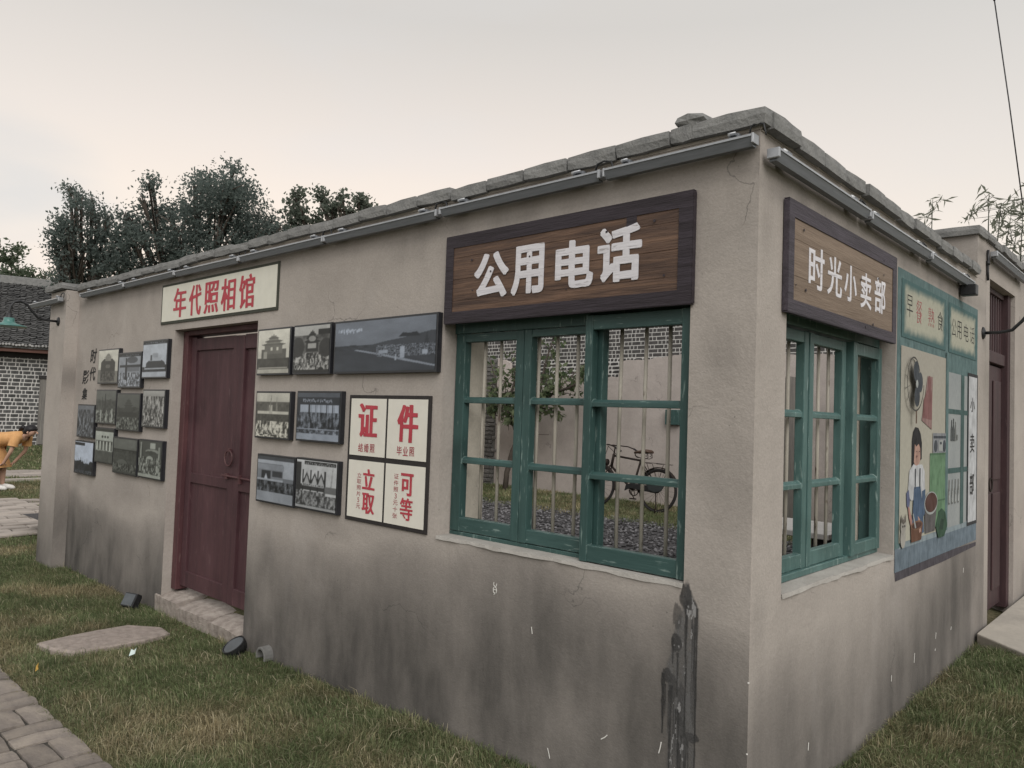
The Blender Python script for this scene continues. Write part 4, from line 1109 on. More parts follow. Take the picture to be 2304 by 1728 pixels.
for k in range(12):
    a = R(k*30+12); fan.append(([(1.892+.03*math.cos(a), 1.868+.03*math.sin(a)), (1.892+.132*math.cos(a-.012), 1.868+.140*math.sin(a-.012)), (1.892+.132*math.cos(a+.012), 1.868+.140*math.sin(a+.012))], rim))
mpoly('painted_fan', fan[-12:] + fan[:-12], base=.0055)
rd = mcol('m_rose', (.265, .125, .12)); rd2 = mcol('m_rose2', (.34, .215, .20))
mpoly('painted_poster', [([(2.085, 1.675), (2.290, 1.625), (2.300, 1.93), (2.20, 1.93)], rd2), ([(2.100, 1.69), (2.12, 1.79), (2.17, 1.83), (2.205, 1.86), (2.20, 1.915), (2.236, 1.935), (2.268, 1.915), (2.262, 1.86), (2.285, 1.83), (2.285, 1.68)], rd)], base=.0055)
sk = mcol('m_skin', (.50, .31, .25)); sk2 = mcol('m_skin2', (.46, .25, .21)); wh = mcol('m_white', (.62, .63, .65)); bl = mcol('m_denim', (.085, .135, .22)); bl2 = mcol('m_sleeve', (.14, .16, .27)); hr = mcol('m_hair', (.022, .020, .022))
mpoly('painted_girl', [
    (ell(2.00, 1.50, .072, .085, 18), sk),
    ([(1.905, 1.42), (1.905, 1.56), (1.925, 1.61), (1.965, 1.636), (2.02, 1.632), (2.065, 1.60), (2.092, 1.55), (2.092, 1.46), (2.068, 1.455), (2.062, 1.52), (2.03, 1.545), (1.985, 1.53), (1.955, 1.545), (1.945, 1.46), (1.935, 1.42)], hr),
    ([(1.835, 1.27), (1.862, 1.40), (1.935, 1.435), (1.985, 1.425), (2.03, 1.43), (2.10, 1.43), (2.15, 1.39), (2.165, 1.27), (2.13, 1.24), (1.90, 1.24)], wh),
    ([(1.812, 1.285), (1.85, 1.30), (1.875, 1.24), (1.86, 1.19), (1.82, 1.215)], bl2), ([(2.10, 1.28), (2.165, 1.29), (2.17, 1.16), (2.12, 1.13)], bl),
    ([(1.835, 1.215), (1.868, 1.20), (1.935, 1.11), (1.915, 1.075), (1.86, 1.15)], sk2),
    ([(1.945, 1.31), (2.065, 1.31), (2.12, 1.18), (2.145, 1.05), (1.90, 1.05), (1.925, 1.16)], bl),
    ([(2.02, 1.15), (2.06, 1.13), (2.085, 1.06), (2.05, 1.055)], sk), (rct(1.958, 1.970, 1.30, 1.41), dk), (rct(2.045, 2.057, 1.30, 1.41), dk), (ell(1.985, 1.478, .008, .006, 8), rd), (rct(1.972, 1.982, 1.50, 1.506), hr), (rct(2.018, 2.030, 1.50, 1.506), hr)], base=.0055)
gn = mcol('m_fridge', (.16, .285, .165)); gn2 = mcol('m_fridge2', (.10, .19, .11))
mpoly('painted_fridge', [(rct(2.263, 2.602, 1.06, 1.485), gn), (rct(2.263, 2.602, 1.478, 1.490), gn2), (rct(2.30, 2.602, 1.205, 1.215), gn2)], base=.0055)
mpoly('painted_radio', [(rct(2.317, 2.602, 1.490, 1.606), mcol('m_steel', (.30, .31, .33))), (rct(2.33, 2.602, 1.575, 1.590), dk), (ell(2.375, 1.53, .036, .036, 14), dk), (ell(2.565, 1.53, .032, .036, 14), dk), (rct(2.44, 2.52, 1.50, 1.565), mcol('m_grey', (.42, .44, .43))), (rct(2.46, 2.50, 1.54, 1.555), dk)], base=.0062)
mpoly('painted_bucket', [([(2.152, 1.20), (2.175, 1.04), (2.37, 1.04), (2.41, 1.20)], mcol('m_pail', (.13, .12, .12))), (ell(2.285, 1.205, .138, .066, 20), mcol('m_grey', (.42, .44, .43))), (ell(2.285, 1.208, .125, .056, 20), mcol('m_stew', (.10, .045, .035)))], base=.0075)
mpoly('painted_thermos', [([(2.39, 1.06), (2.45, 1.145), (2.52, 1.160), (2.60, 1.13), (2.65, 1.05), (2.58, .99), (2.45, .99)], mcol('m_bottlegreen', (.045, .10, .06))), ([(2.46, 1.04), (2.50, 1.10), (2.57, 1.09), (2.55, 1.03)], mcol('m_bottlegreen2', (.025, .055, .035)))], base=.008)
mpoly('painted_pot', [([(1.890, 1.10), (1.905, 1.015), (2.09, 1.015), (2.115, 1.10)], mcol('m_clay', (.16, .075, .045))), (ell(2.002, 1.10, .113, .026, 18), mcol('m_clay2', (.22, .115, .07))), (ell(2.002, 1.10, .09, .017, 18), mcol('m_stew', (.10, .045, .035))), ([(1.915, 1.165), (1.930, 1.17), (1.985, 1.09), (1.965, 1.085)], mcol('m_grey', (.42, .44, .43)))], base=.0088)
mpoly('painted_cat', [(ell(1.755, 1.055, .045, .055, 14), mcol('m_fur', (.42, .40, .36))), (ell(1.757, 1.115, .050, .042, 14), mcol('m_fur', (.42, .40, .36))), ([(1.715, 1.13), (1.718, 1.178), (1.745, 1.15)], mcol('m_fur2', (.17, .15, .13))), ([(1.770, 1.15), (1.795, 1.178), (1.798, 1.13)], mcol('m_fur2', (.17, .15, .13))), (ell(1.757, 1.14, .026, .012, 10), mcol('m_fur2', (.17, .15, .13))), (ell(1.742, 1.115, .007, .006, 8), hr), (ell(1.774, 1.115, .007, .006, 8), hr)], base=.0088)

# ------------------------------------------------------------------ paint stain, flecks and chalk marks on the long wall
r = random.Random(5)
LAY = [0]
def lay(o):
    LAY[0] += 1; return o + .00003*LAY[0]
def drip(x, z1, z0, w, mb, o=0.0022):
    o = lay(o); w *= .75
    n = 7; L = []; Rr = []
    for i in range(n):
        f = i/(n-1); z = z1 + (z0-z1)*f
        ww = w*(1 - .75*f**1.5)*r.uniform(.75, 1.2); xx = x + r.uniform(-.0016, .0016)
        L.append((xx-ww/2, z)); Rr.append((xx+ww/2, z))
    mb.prism(L + Rr[::-1], -o-.0008, -o+.0006)
def blotch(cx, cz, rx, rz, mb, o, seed, n=40, rough=.35):
    o = lay(o)
    pts = []
    for i in range(n):
        a = 2*math.pi*i/n; k = 1+rough*1.5*mnoise.noise(Vector((1.6*math.cos(a), 1.6*math.sin(a), seed*3.7))) + .10*mnoise.noise(Vector((7*math.cos(a), 7*math.sin(a), seed*1.3)))
        pts.append((cx+rx*k*math.cos(a), cz+rz*k*math.sin(a)))
    mb.prism(pts, -o-.0008, -o+.0006)
du = .003
SU, SV = np.meshgrid(np.arange(-.42, -.135, du), np.arange(.0, 1.045, du))
sn = fbm(SU*30, SV*14, 201, 5); sn2 = fbm(SU*90, SV*40, 203, 4); sn3 = fbm(SU*60, SV*6, 207, 4)
lft = np.interp(SV, [0, .2, .45, .62, .70, .80, .95, 1.0, 1.03], [-.312, -.312, -.322, -.335, -.33, -.305, -.278, -.268, -.262])
rgt = np.interp(SV, [0, .2, .45, .62, .80, .93, .98, 1.03], [-.205, -.205, -.200, -.200, -.204, -.198, -.225, -.245])
lft = lft + .045*(sn-.5); rgt = rgt + .030*(sn-.5)
wash_a = np.clip((SU-lft)/.016, 0, 1)*np.clip((rgt-SU)/.012, 0, 1)*np.clip((1.035-SV)/.03, 0, 1)*np.clip(.22+1.1*sn3*sn2*1.6, 0, .80)*(.45+.55*sstep(.15, .5, SV))
alpha = wash_a; tone = np.full_like(alpha, .150)
def over(a_, v):
    global alpha, tone
    a_ = np.clip(a_, 0, 1); na = a_ + alpha*(1-a_)
    tone = np.where(na > 1e-4, (v*a_ + tone*alpha*(1-a_))/np.maximum(na, 1e-4), tone); alpha = na
for (cx, cz, rx, rz, am) in ((-.256, .965, .026, .045, .9), (-.236, .93, .030, .030, .85), (-.292, .785, .022, .036, .9), (-.325, .655, .022, .026, .8), (-.300, .61, .020, .05, .7), (-.268, .56, .016, .08, .6), (-.222, .452, .030, .018, .8), (-.262, .47, .018, .04, .7), (-.29, .88, .018, .05, .5), (-.215, .62, .014, .12, .45)):
    d = ((SU-cx)/rx)**2+((SV-cz)/rz)**2 + 1.5*(sn2-.5) + 1.2*(sn-.5)
    over(np.clip((1.15-d)*3.2, 0, 1)*am*(.6+.6*sn2), .055)
rr = random.Random(5)
for (x, a, b_, w) in ((-.250, .95, .05, .006), (-.253, .93, .74, .013), (-.205, .93, .45, .006), (-.212, .93, .56, .005), (-.216, .9, .62, .006), (-.343, .66, .43, .013), (-.333, .62, .50, .006), (-.309, .62, .26, .012), (-.296, .56, .33, .005), (-.286, .54, .36, .006), (-.276, .54, .28, .008), (-.225, .90, .70, .006), (-.206, .6, .34, .006),
                      (-.240, .45, .12, .005), (-.232, .44, .18, .004), (-.262, .45, .14, .006), (-.272, .42, .2, .005), (-.205, .42, .20, .004), (-.305, .80, .70, .010), (-.283, .75, .58, .008), (-.318, .6, .44, .004), (-.247, .7, .25, .004)):
    f = np.clip((a-SV)/(a-b_), 0, 1); ww = w*(1-.7*f**1.5)*(.7+.6*vnoise(SV*40, SV*0, int(abs(x)*1000)))
    xx = x + .004*(vnoise(SV*9, SV*0, int(abs(x)*2000))-.5)
    over(np.clip((ww*.62-np.abs(SU-xx))/.0022+.5, 0, 1)*((SV < a) & (SV > b_))*(.55+.5*sn2), .040)
fl = (fbm(SU*70, SV*22, 231, 3) > .705) & (SU > lft+.02) & (SU < rgt-.01)
over(fl*.7, .38)
Cs = np.stack([tone*1.02, tone, tone*1.0], -1)
me = mesh_arrays('tar_stain', np.stack([SU, np.full_like(SU, -.0012), SV], -1).reshape(-1, 3), (lambda nw, nh: (lambda I: np.stack([I, I+1, I+1+nw, I+nw], 1))((np.arange(nh-1)[:, None]*nw+np.arange(nw-1)[None, :]).ravel()))(SU.shape[1], SU.shape[0]), Cs.reshape(-1, 3))
at_ = me.attributes.new('cover', 'FLOAT', 'POINT'); at_.data.foreach_set('value', (alpha*.86).ravel().astype(np.float32))
t = NT('tar_stain', .8, 0, .2)
ca = t.n('ShaderNodeAttribute', attribute_name='Col'); cv = t.n('ShaderNodeAttribute', attribute_name='cover')
t.l(cv.outputs['Fac'], t.b.inputs['Alpha']); t.bump(t.noise(60, 4), .3); t.col(ca.outputs['Color'])
link('tar_stain', me, t.m, bld)
def stroke(pts, w, mb, o=.0016):
    for (x1, z1), (x2, z2) in zip(pts[:-1], pts[1:]):
        d = Vector((x2-x1, z2-z1)); n_ = Vector((-d.y, d.x)).normalized()*w/2
        mb.prism([(x1-n_.x, z1-n_.y), (x2-n_.x, z2-n_.y), (x2+n_.x, z2+n_.y), (x1+n_.x, z1+n_.y)], -o-.0008, -o+.0004)
mb = MB()
k = lambda x, z: (-1.245+x, .82+z)
stroke([k(-.010, .026), k(-.012, .014), k(-.004, .007), k(.006, .010), k(.008, .022)], .0034, mb)
stroke([k(-.004, .007), k(-.013, -.004), k(-.011, -.020), k(.003, -.026), k(.009, -.012), k(.006, .001), k(-.004, .007)], .0034, mb); stroke([k(-.011, -.006), k(.006, -.008)], .003, mb); stroke([k(.006, -.022), k(-.008, -.030)], .003, mb)
for (x, z, dx, dz) in ((-1.014, .676, .006, -.03), (-.61, .335, .03, .025), (-.896, .18, .014, -.04), (-.350, .375, .010, .045)):
    stroke([(x-dx/2, z-dz/2), (x+dx*.1, z), (x+dx/2, z+dz/2)], .0036, mb)
props(mb.build('chalk_mark', M['white_fleck'], bld), kind='stuff')
mb = MB()
for i in range(12):
    z = r.choice([r.uniform(.2, .78), r.uniform(.3, .6), r.uniform(.3, .5)]); h = r.choice([.004, .006, .022, .035])*r.uniform(.7, 1.3)
    mb.box(-.002-r.uniform(0, .002), .0010, -.0010, .003, z, z+h)
props(mb.build('edge_chip', M['white_fleck'], bld), kind='stuff')
mb = MB()
for (y, z, dy, dz) in ((2.45, .42, .01, .035), (2.02, .38, .01, .05), (1.62, .36, .004, .03), (3.1, .72, .006, .03), (.55, .33, .004, .03), (2.44, .34, .008, .012), (2.8, .40, .01, .02)):
    stroke([(y-dy/2, z-dz/2), (y+dy/2, z+dz/2)], .0045, mb)
props(mb.build('chalk_mark', M['white_fleck'], bld, rotz=HALF), kind='stuff')

# ------------------------------------------------------------------ gateway beside the short wall
gate = thing('gateway', 'taller plastered gateway wall with dark red slatted doorway at the right', 'gateway', (0, 0, 0), HALF)
GD = (3.825, 4.78, 0.0, 2.745)
def grime_shade_gate(u, v):
    n1 = fbm(u*1.7+40, v*1.3, 71)
    return np.clip(np.clip((.75-v)/.5, 0, 1)*(.1+.8*n1) + .35*np.exp(-((v-2.9)/.05)**2), 0, .8)  # top band paints soot and shade at the gateway light bar
facade('gate_wall', 3.703, 8.5, -0.2, 3.0, [GD], 0.30, grime_shade_gate, M['plaster'], gate)
facade('gate_wall', 3.43, 3.7025, 2.696, 3.0, [], 0.30, grime_shade_gate, M['plaster'], gate)
coping_row(gate, 3.39, 8.4, 0.145, 3.030, 0, 15)
facade('gate_return_wall', -0.62, -0.301, 0.2, 3.0, [], 0.25, None, M['plaster_plain'], gate, R(-90)).location = (3.43, 0, 0)
for i in range(3):
    link('coping_brick', COPM[i], None, gate, (3.46, .40+.25*i, 3.03), R(90))
mb = MB()
mb.box(4.68, 4.775, .03, .15, .22, 2.742); mb.box(3.828, 3.88, .05, .15, .22, 2.742); mb.box(3.88, 4.68, .05, .15, 2.16, 2.25); mb.box(3.88, 4.68, .06, .15, 2.70, 2.742)
mb.build('gate_frame', M['gate_wood'], gate, .004)
for i in range(9):
    mb = MB(); x = 3.935+.088*i; mb.box(x-.018, x+.018, .075, .105, 2.25, 2.70); mb.build('slat', M['gate_wood'], gate, .003)
gl = MB(); gl.box(3.885, 4.675, .075, .12, .26, 2.145); gd_ = gl.build('gate_door', M['gate_wood'], gate, .004)
for z0, z1 in ((.40, 1.15), (1.25, 2.03)):
    for x0, x1 in ((3.98, 4.26), (4.33, 4.60)):
        mb = MB(); mb.box(x0, x1, .062, .074, z0, z1); mb.build('door_panel', M['gate_wood'], gd_, .006)
mb = MB(); mb.torus((4.22, .058, 1.22), .05, .006, 20, 6); mb.build('ring_handle', M['rust'], gd_)
b2 = copy_tree(proto); place_bar(b2, 3.72, 2.915, HALF, 1.25, 'light bar above the dark red gateway on the right')
mb = MB(); mb.tube([(3.70, -.012, 2.93), (3.69, -.014, 2.86), (3.695, -.010, 2.78), (3.69, -.014, 2.71)], .009, 8); mb.tube([(3.692, -.012, 2.85), (3.692, -.012, 2.82)], .013, 8)
o = mb.build('power_cable', M['black_metal'], None, smooth=True, rotz=HALF); props(o, 'short black cable running down the edge of the gateway wall', 'cable')
# pale concrete apron at the gate
mb = MB()
mb.add([(0.02, 3.42, .258), (.36, 3.10, .258), (1.4, 3.0, .258), (1.4, 6.6, .258), (0.02, 6.6, .258), (0.02, 3.42, -.1), (.36, 3.10, -.1), (1.4, 3.0, -.1), (1.4, 6.6, -.1), (0.02, 6.6, -.1)],
       [(0, 1, 2, 3, 4), (0, 5, 6, 1), (1, 6, 7, 2), (2, 7, 8, 3), (3, 8, 9, 4)])
props(mb.build('gate_pavement', M['concrete'], None, .01), kind='structure', label='pale concrete apron in front of the gateway')

# ------------------------------------------------------------------ paths
path = MB(); path.box(-9.6, 2.6, -4.2, -1.240, -.12, 0.016)
pth = props(path.build('brick_path', M['joint_sand'], None), kind='structure', label='path of basket weave grey pink bricks at the lower left')
BRX = [rough_block(.250, .119, .055, 200+s, .0035, .007) for s in range(6)]
for me in BRX: me.materials.append(M['brick_path'])
pz = lambda x, y: 0.004
for i in range(-17, 1):
    for j in range(4):
        x = -2.685 + .262*i + .262*3; y = -1.238 - .256*(j+.5)
        if x < -5.4 or x > -1.6: continue
        for s in (-1, 1):
            o = bpy.data.objects.new('brick', random.choice(BRX)); COL.objects.link(o); o.parent = pth
            z = pz(x, y) + random.uniform(-.004, .004)
            rz = R(random.uniform(-1.2, 1.2))
            if (i+j) % 2: o.location = (x, y+s*.063, z); o.rotation_euler = (R(random.uniform(-1, 1)), R(random.uniform(-1, 1)), rz)
            else: o.location = (x+s*.065, y, z); o.rotation_euler = (R(random.uniform(-1, 1)), R(random.uniform(-1, 1)), rz+HALF)
# mid path and far path
def paved(name, label, poly, z, size, rot, xr, yr, seed):
    base = MB(); base.add([(x, y, z) for x, y in poly], [tuple(range(len(poly)))])
    root = props(base.build(name, M['joint_sand'], None), kind='structure', label=label)
    r = random.Random(seed); lx, ly = size
    mesh = [rough_block(lx-.02, ly-.018, .04, seed+s, .006, .008) for s in range(4)]
    for me in mesh: me.materials.append(M['paving'])
    def inside(px, py):
        c = False; n = len(poly)
        for i in range(n):
            (x1, y1), (x2, y2) = poly[i], poly[(i+1) % n]
            if (y1 > py) != (y2 > py) and px < (x2-x1)*(py-y1)/(y2-y1)+x1: c = not c
        return c
    nx_ = int((xr[1]-xr[0])/ly)+1; ny_ = int((yr[1]-yr[0])/lx)+2
    for i in range(nx_):
        for j in range(ny_):
            x = xr[0]+(i+.5)*ly; y = yr[0]+(j+.5*(i % 2))*lx
            if not inside(x, y): continue
            o = bpy.data.objects.new('paving_stone', r.choice(mesh)); COL.objects.link(o); o.parent = root
            o.location = (x, y, z+r.uniform(-.006, .006)); o.rotation_euler = (R(r.uniform(-1, 1)), R(r.uniform(-1, 1)), HALF+R(r.uniform(-2, 2)))
    return root
paved('garden_path', 'stone paved path crossing the lawn beyond the left pillar', [(-9.15, -2.2), (-9.17, 1.10), (-11.9, 1.13), (-12.7, 1.12), (-13.1, .92), (-13.6, .2), (-13.8, -2.2)], .022, (.46, .235), 0, (-13.6, -9.1), (-.75, 1.4), 300)
paved('garden_path', 'narrow pale stone path beyond the woman in orange', [(-16.95, .2), (-16.9, 5.2), (-18.5, 5.6), (-18.6, .2)], .022, (.62, .40), 0, (-18.5, -16.9), (.8, 4.6), 320)
mb = MB(); mb.box(-16.15, -16.02, .2, 5.0, -.05, .06); props(mb.build('kerb', M['concrete'], None, .01), kind='structure', label='low pale kerb line in the far lawn')

# flat stone slab in the lawn
bm = bmesh.new()
sp = [(-4.456, -.954), (-4.25, -.93), (-4.10, -.85), (-4.085, -.62), (-4.082, -.41), (-4.15, -.21), (-4.32, -.195), (-4.515, -.35), (-4.52, -.58), (-4.50, -.76)]
ctr = Vector((-4.30, -.58))
rings = []
for k, (s, z) in enumerate(((1.0, -.02), (.99, .026), (.94, .036), (.6, .040), (.25, .042))):
    rings.append([bm.verts.new((ctr.x+(x-ctr.x)*s, ctr.y+(y-ctr.y)*s, z+random.uniform(-.003, .003))) for x, y in sp])
for a_, b_ in zip(rings[:-1], rings[1:]):
    for i in range(len(sp)):
        j = (i+1) % len(sp); bm.faces.new((a_[i], a_[j], b_[j], b_[i]))
bm.faces.new(rings[-1])
me = bpy.data.meshes.new('stone_slab'); bm.to_mesh(me); bm.free()
props(link('stone_slab', me, M['stone']), 'flat pinkish stone slab set in the lawn before the door', 'stone slab')

# floodlights and pipe stub at the foot of the wall
t = thing('square_floodlight', 'small square black floodlight in the grass left of the doorstep', 'floodlight', (-5.06, -.13, .03), R(18)); t.scale = (.74, .74, .74)
rx = Matrix.Rotation(R(-28), 3, 'X')
mb = MB(); mb.box(-.09, .09, -.035, .035, -.02, .125, rx, (0, 0, .05)); mb.build('housing', M['black_metal'], t, .006)
mb = MB(); mb.box(-.075, .075, -.041, -.0355, -.008, .112, rx, (0, 0, .05)); mb.build('lens', simple('floodlight_glass', (.085, .095, .105), (.05, .057, .063), 8, .35, 0, 0, spec=.6), t)
mb = MB()
for i in range(7): mb.box(-.07+.0215*i, -.062+.0215*i, .036, .06, .0, .11, rx, (0, 0, .05))
mb.build('cooling_fin', M['black_metal'], t)
mb = MB(); mb.bar((-.1, 0, .05), (-.1, 0, -.08), .01, .03); mb.bar((.1, 0, .05), (.1, 0, -.08), .01, .03); mb.build('stand', M['black_metal'], t)
t = thing('round_floodlight', 'round black floodlight tilted against the wall right of the doorstep', 'floodlight', (-3.43, -.11, .075), R(-12)); t.scale = (.82, .82, .82)
rx = Vector((0, 0, 1)).rotation_difference(Vector((.08, -.52, .80)).normalized()).to_matrix()
def tilt(mb):
    mb.v = [tuple(rx @ Vector(p)) for p in mb.v]; return mb
mb = MB(); mb.lathe([(.0001, -.07), (.05, -.07), (.062, -.05), (.085, -.02), (.092, .0), (.092, .028), (.084, .030), (.080, .022), (.0001, .022)], 28); tilt(mb).build('housing', M['black_metal'], t, smooth=False)
mb = MB(); mb.lathe([(.0001, .0245), (.079, .0245), (.079, .022)], 28); tilt(mb).build('lens', bpy.data.materials['floodlight_glass'], t)
mb = MB()
for k in range(16):
    a = 2*math.pi*k/16; mb.bar((.086*math.cos(a), .086*math.sin(a), -.012), (.066*math.cos(a), .066*math.sin(a), -.055), .006, .014)
tilt(mb).build('cooling_fin', M['black_metal'], t)
mb = MB(); mb.bar((-.098, 0, .0), (-.098, 0, -.13), .008, .03); mb.bar((.098, 0, .0), (.098, 0, -.13), .008, .03); mb.build('stand', M['black_metal'], t)
bm = bmesh.new()
n = 14
for yy in (0.03, -.075):
    pass
bm.free()
mb = MB()
outer = [(.055*math.cos(R(a)), .062*math.sin(R(a))) for a in range(-20, 201, 20)]; inn = [(.042*math.cos(R(a)), .045*math.sin(R(a))) for a in range(-20, 201, 20)]
mb.prism(outer + inn[::-1], -.075, .02)
o = mb.build('drain_stub', M['mortar_dark'], None, .004, loc=(-3.20, .012, .055)); props(o, 'short half round drain stub at the foot of the wall beside the floodlight', 'drain pipe')
# litter
mb = MB(); mb.add([(-.02, 0, .0), (.01, -.01, .012), (.02, .012, .02), (-.005, .018, .03), (-.018, .01, .034), (.012, .022, .045)], [(0, 1, 2, 3), (0, 3, 4), (3, 2, 5)])
o = mb.build('paper_scrap', flat('pale_paper', (.62, .72, .70)), None, loc=(-3.73, -.64, .045)); o.scale = (1.3, 1.3, 1.3); props(o, 'crumpled pale paper scrap on the grass', 'litter')
mb = MB(); mb.add([(-.015, 0, 0), (.012, .006, .018), (.016, .0, .034), (-.004, .01, .045), (-.018, .004, .026)], [(0, 1, 2, 3, 4)])
o = mb.build('fallen_leaf', flat('yellow_leaf', (.58, .36, .09)), None, loc=(-3.85, -1.12, .03)); o.scale = (1.2, 1.2, 1.2); props(o, 'curled yellow fallen leaf on the grass beside the brick path', 'leaf')

# ------------------------------------------------------------------ grass
def grass(name, label, n, sampler, hmin, hmax, width, dead=0.45, seed=1, zfn=gh):
    g = np.random.default_rng(seed)
    x, y = sampler(g, n); n = len(x)
    z = zfn(x, y) - .004
    patch = .6*fbm(x*1.25+7, y*1.25, 21, 4) + .4*fbm(x*3.1+2, y*3.1+5, 29, 4); p2 = fbm(x*4+3, y*4, 24, 3)
    tuft = fbm(x*9, y*9, 27, 2)
    h = (hmin + (hmax-hmin)*g.random(n)**1.6)*(.55+.9*p2)*(.6+.8*tuft)
    a = g.random(n)*2*np.pi; lean = np.clip(g.normal(0, 1.7, n), -3.2, 3.2)
    w = width*(.6+.8*g.random(n))
    dx, dy = np.cos(a), np.sin(a)
    b = g.random(n)*2*np.pi
    b = b*.6 + 6*fbm(x*3, y*3, 44, 2)
    mx, my = np.cos(b)*h*np.abs(lean)*.36, np.sin(b)*h*np.abs(lean)*.36
    V = np.zeros((n, 5, 3), np.float32)
    V[:, 0] = np.stack([x-dx*w, y-dy*w, z], 1); V[:, 1] = np.stack([x+dx*w, y+dy*w, z], 1)
    V[:, 2] = np.stack([x-dx*w*.8+mx*.45, y-dy*w*.8+my*.45, z+h*.55], 1); V[:, 3] = np.stack([x+dx*w*.8+mx*.45, y+dy*w*.8+my*.45, z+h*.55], 1)
    V[:, 4] = np.stack([x+mx*1.6, y+my*1.6, z+h*np.clip(1-.27*np.abs(lean), .16, 1)], 1)
    dry = np.clip((patch-.48)*4.0+1.6*(p2-.5) + dead - .47 + g.normal(0, .30, n), 0, 1)
    greens = np.array([[.105, .140, .062], [.150, .190, .088], [.215, .24, .128]]); straw = np.array([[.34, .285, .17], [.26, .215, .13], [.46, .40, .26]])
    c1 = greens[g.integers(0, 3, n)]; c2 = straw[g.integers(0, 3, n)]
    c = c1*(1-dry[:, None]) + c2*dry[:, None]
    c *= (.75+.5*g.random(n))[:, None]*(.72+.56*fbm(x*5+1, y*5+8, 37, 3))[:, None]
    wisp = g.random(n) < .035
    c[wisp] = np.array([.52, .46, .32])*(.6+.5*g.random(wisp.sum()))[:, None]
    V[wisp, 2:4, :2] += (np.stack([mx, my], 1)[wisp]*.5)[:, None]; V[wisp, 4, :2] += np.stack([mx, my], 1)[wisp]*1.2; V[wisp, 2:5, 2] += .008
    c = np.repeat(c[:, None, :], 5, 1)
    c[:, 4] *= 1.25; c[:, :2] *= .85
    k = np.arange(n)[:, None]*5
    T = np.concatenate([k+[0, 1, 3], k+[0, 3, 2], k+[2, 3, 4]], 0)
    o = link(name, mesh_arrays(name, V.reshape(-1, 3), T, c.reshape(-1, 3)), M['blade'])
    return props(o, label, 'grass', kind='stuff')
SLAB = np.array(sp)
def in_slab(x, y):
    c = np.zeros(len(x), bool); n = len(SLAB)
    for i in range(n):
        (x1, y1), (x2, y2) = SLAB[i], SLAB[(i+1) % n]
        with np.errstate(divide='ignore', invalid='ignore'):
            c ^= ((y1 > y) != (y2 > y)) & (x < (x2-x1)*(y-y1)/((y2-y1) if y2 != y1 else 1e-9)+x1)
    return c
def samp_left(g, n):
    x = -9.15 + 10.2*g.random(n)**.62; y = -1.26 + 1.25*g.random(n)
    ok = ~in_slab(x + .035*g.normal(size=n), y + .035*g.normal(size=n))
    ok &= ~((x > -4.9) & (x < -3.55) & (y > -.02)); ok &= ~((x < -7.0) & (y > -.125) & (x > -7.5))
    ok &= y > -1.245 + .03*(fbm(x*6, x*0, 77)-.5) - .02
    return x[ok], y[ok]
def samp_right(g, n):
    x = .0 + 2.4*g.random(n)**1.2; y = -1.0 + 4.6*g.random(n)
    ok = x > .012
    ok &= ~((x > .02 - (y-3.42)*.0) & (y > 3.42 - np.clip(x, 0, .36)*.94 - .01))
    return x[ok], y[ok]
def samp_mid(g, n):
    x = -16.0 + 8.5*g.random(n); y = -1.9 + 6.0*g.random(n)
    ok = ~((x > -13.7) & (x < -9.1) & (y < 1.12)) & ~((x > -7.52) & (y > -.13)) & ~((x > -9.6) & (y < -1.23))
    return x[ok], y[ok]
def samp_far(g, n):
    x = -24.6 + 8.5*g.random(n); y = .5 + 5.5*g.random(n)
    ok = ~((x > -18.6) & (x < -16.9))
    return x[ok], y[ok]
def samp_yard(g, n):
    x = -11.0 + 9.0*g.random(n); y = 5.75 + 3.0*g.random(n)
    edge = 6.25 + .25*fbm(x*1.2, x*0, 88)
    ok = y > edge + .12*g.normal(size=len(x))
    return x[ok], y[ok]
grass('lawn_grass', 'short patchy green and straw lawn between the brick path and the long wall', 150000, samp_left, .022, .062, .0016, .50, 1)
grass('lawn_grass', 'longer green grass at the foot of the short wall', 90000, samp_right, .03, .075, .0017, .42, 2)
grass('lawn_grass', 'lawn on both sides of the stone path beyond the left pillar', 60000, samp_mid, .03, .07, .004, .42, 3)
grass('lawn_grass', 'far lawn in front of the tiled house', 26000, samp_far, .04, .09, .008, .30, 4)
grass('lawn_grass', 'strip of grass below the yard wall seen through the window', 36000, samp_yard, .04, .09, .004, .36, 5)

# ------------------------------------------------------------------ yard: gravel, back wall, bricks
n = 9000
gx = -9.5 + 9.2*rng.random(n); gy = .6 + 6.1*rng.random(n)**.75; gz = gh(gx, gy)
base_v = np.array([[1, 0, 0], [-1, 0, 0], [0, 1, 0], [0, -1, 0], [0, 0, 1], [0, 0, -1]], float)
base_f = np.array([[0, 2, 4], [2, 1, 4], [1, 3, 4], [3, 0, 4], [2, 0, 5], [1, 2, 5], [3, 1, 5], [0, 3, 5]])
a = rng.random(n)*np.pi*2; sxy = .018+.028*rng.random((n, 2)); sz = .008+.012*rng.random(n)
lx = base_v[None, :, 0]*sxy[:, :1]; ly = base_v[None, :, 1]*sxy[:, 1:]
Vx = lx*np.cos(a)[:, None]-ly*np.sin(a)[:, None]+gx[:, None]; Vy = lx*np.sin(a)[:, None]+ly*np.cos(a)[:, None]+gy[:, None]
tilt_ = rng.normal(0, .35, (n, 1)); Vz = base_v[None, :, 2]*sz[:, None]+lx*tilt_+gz[:, None]+.012
Vg = np.stack([Vx, Vy, Vz], -1).reshape(-1, 3)
Fg = (np.arange(n)[:, None, None]*6 + base_f[None]).reshape(-1, 3)
shade = np.repeat((.045+.17*rng.random(n)**1.5)[:, None], 6, 1).reshape(-1, 1)*np.array([[1.03, 1.0, 1.04]])
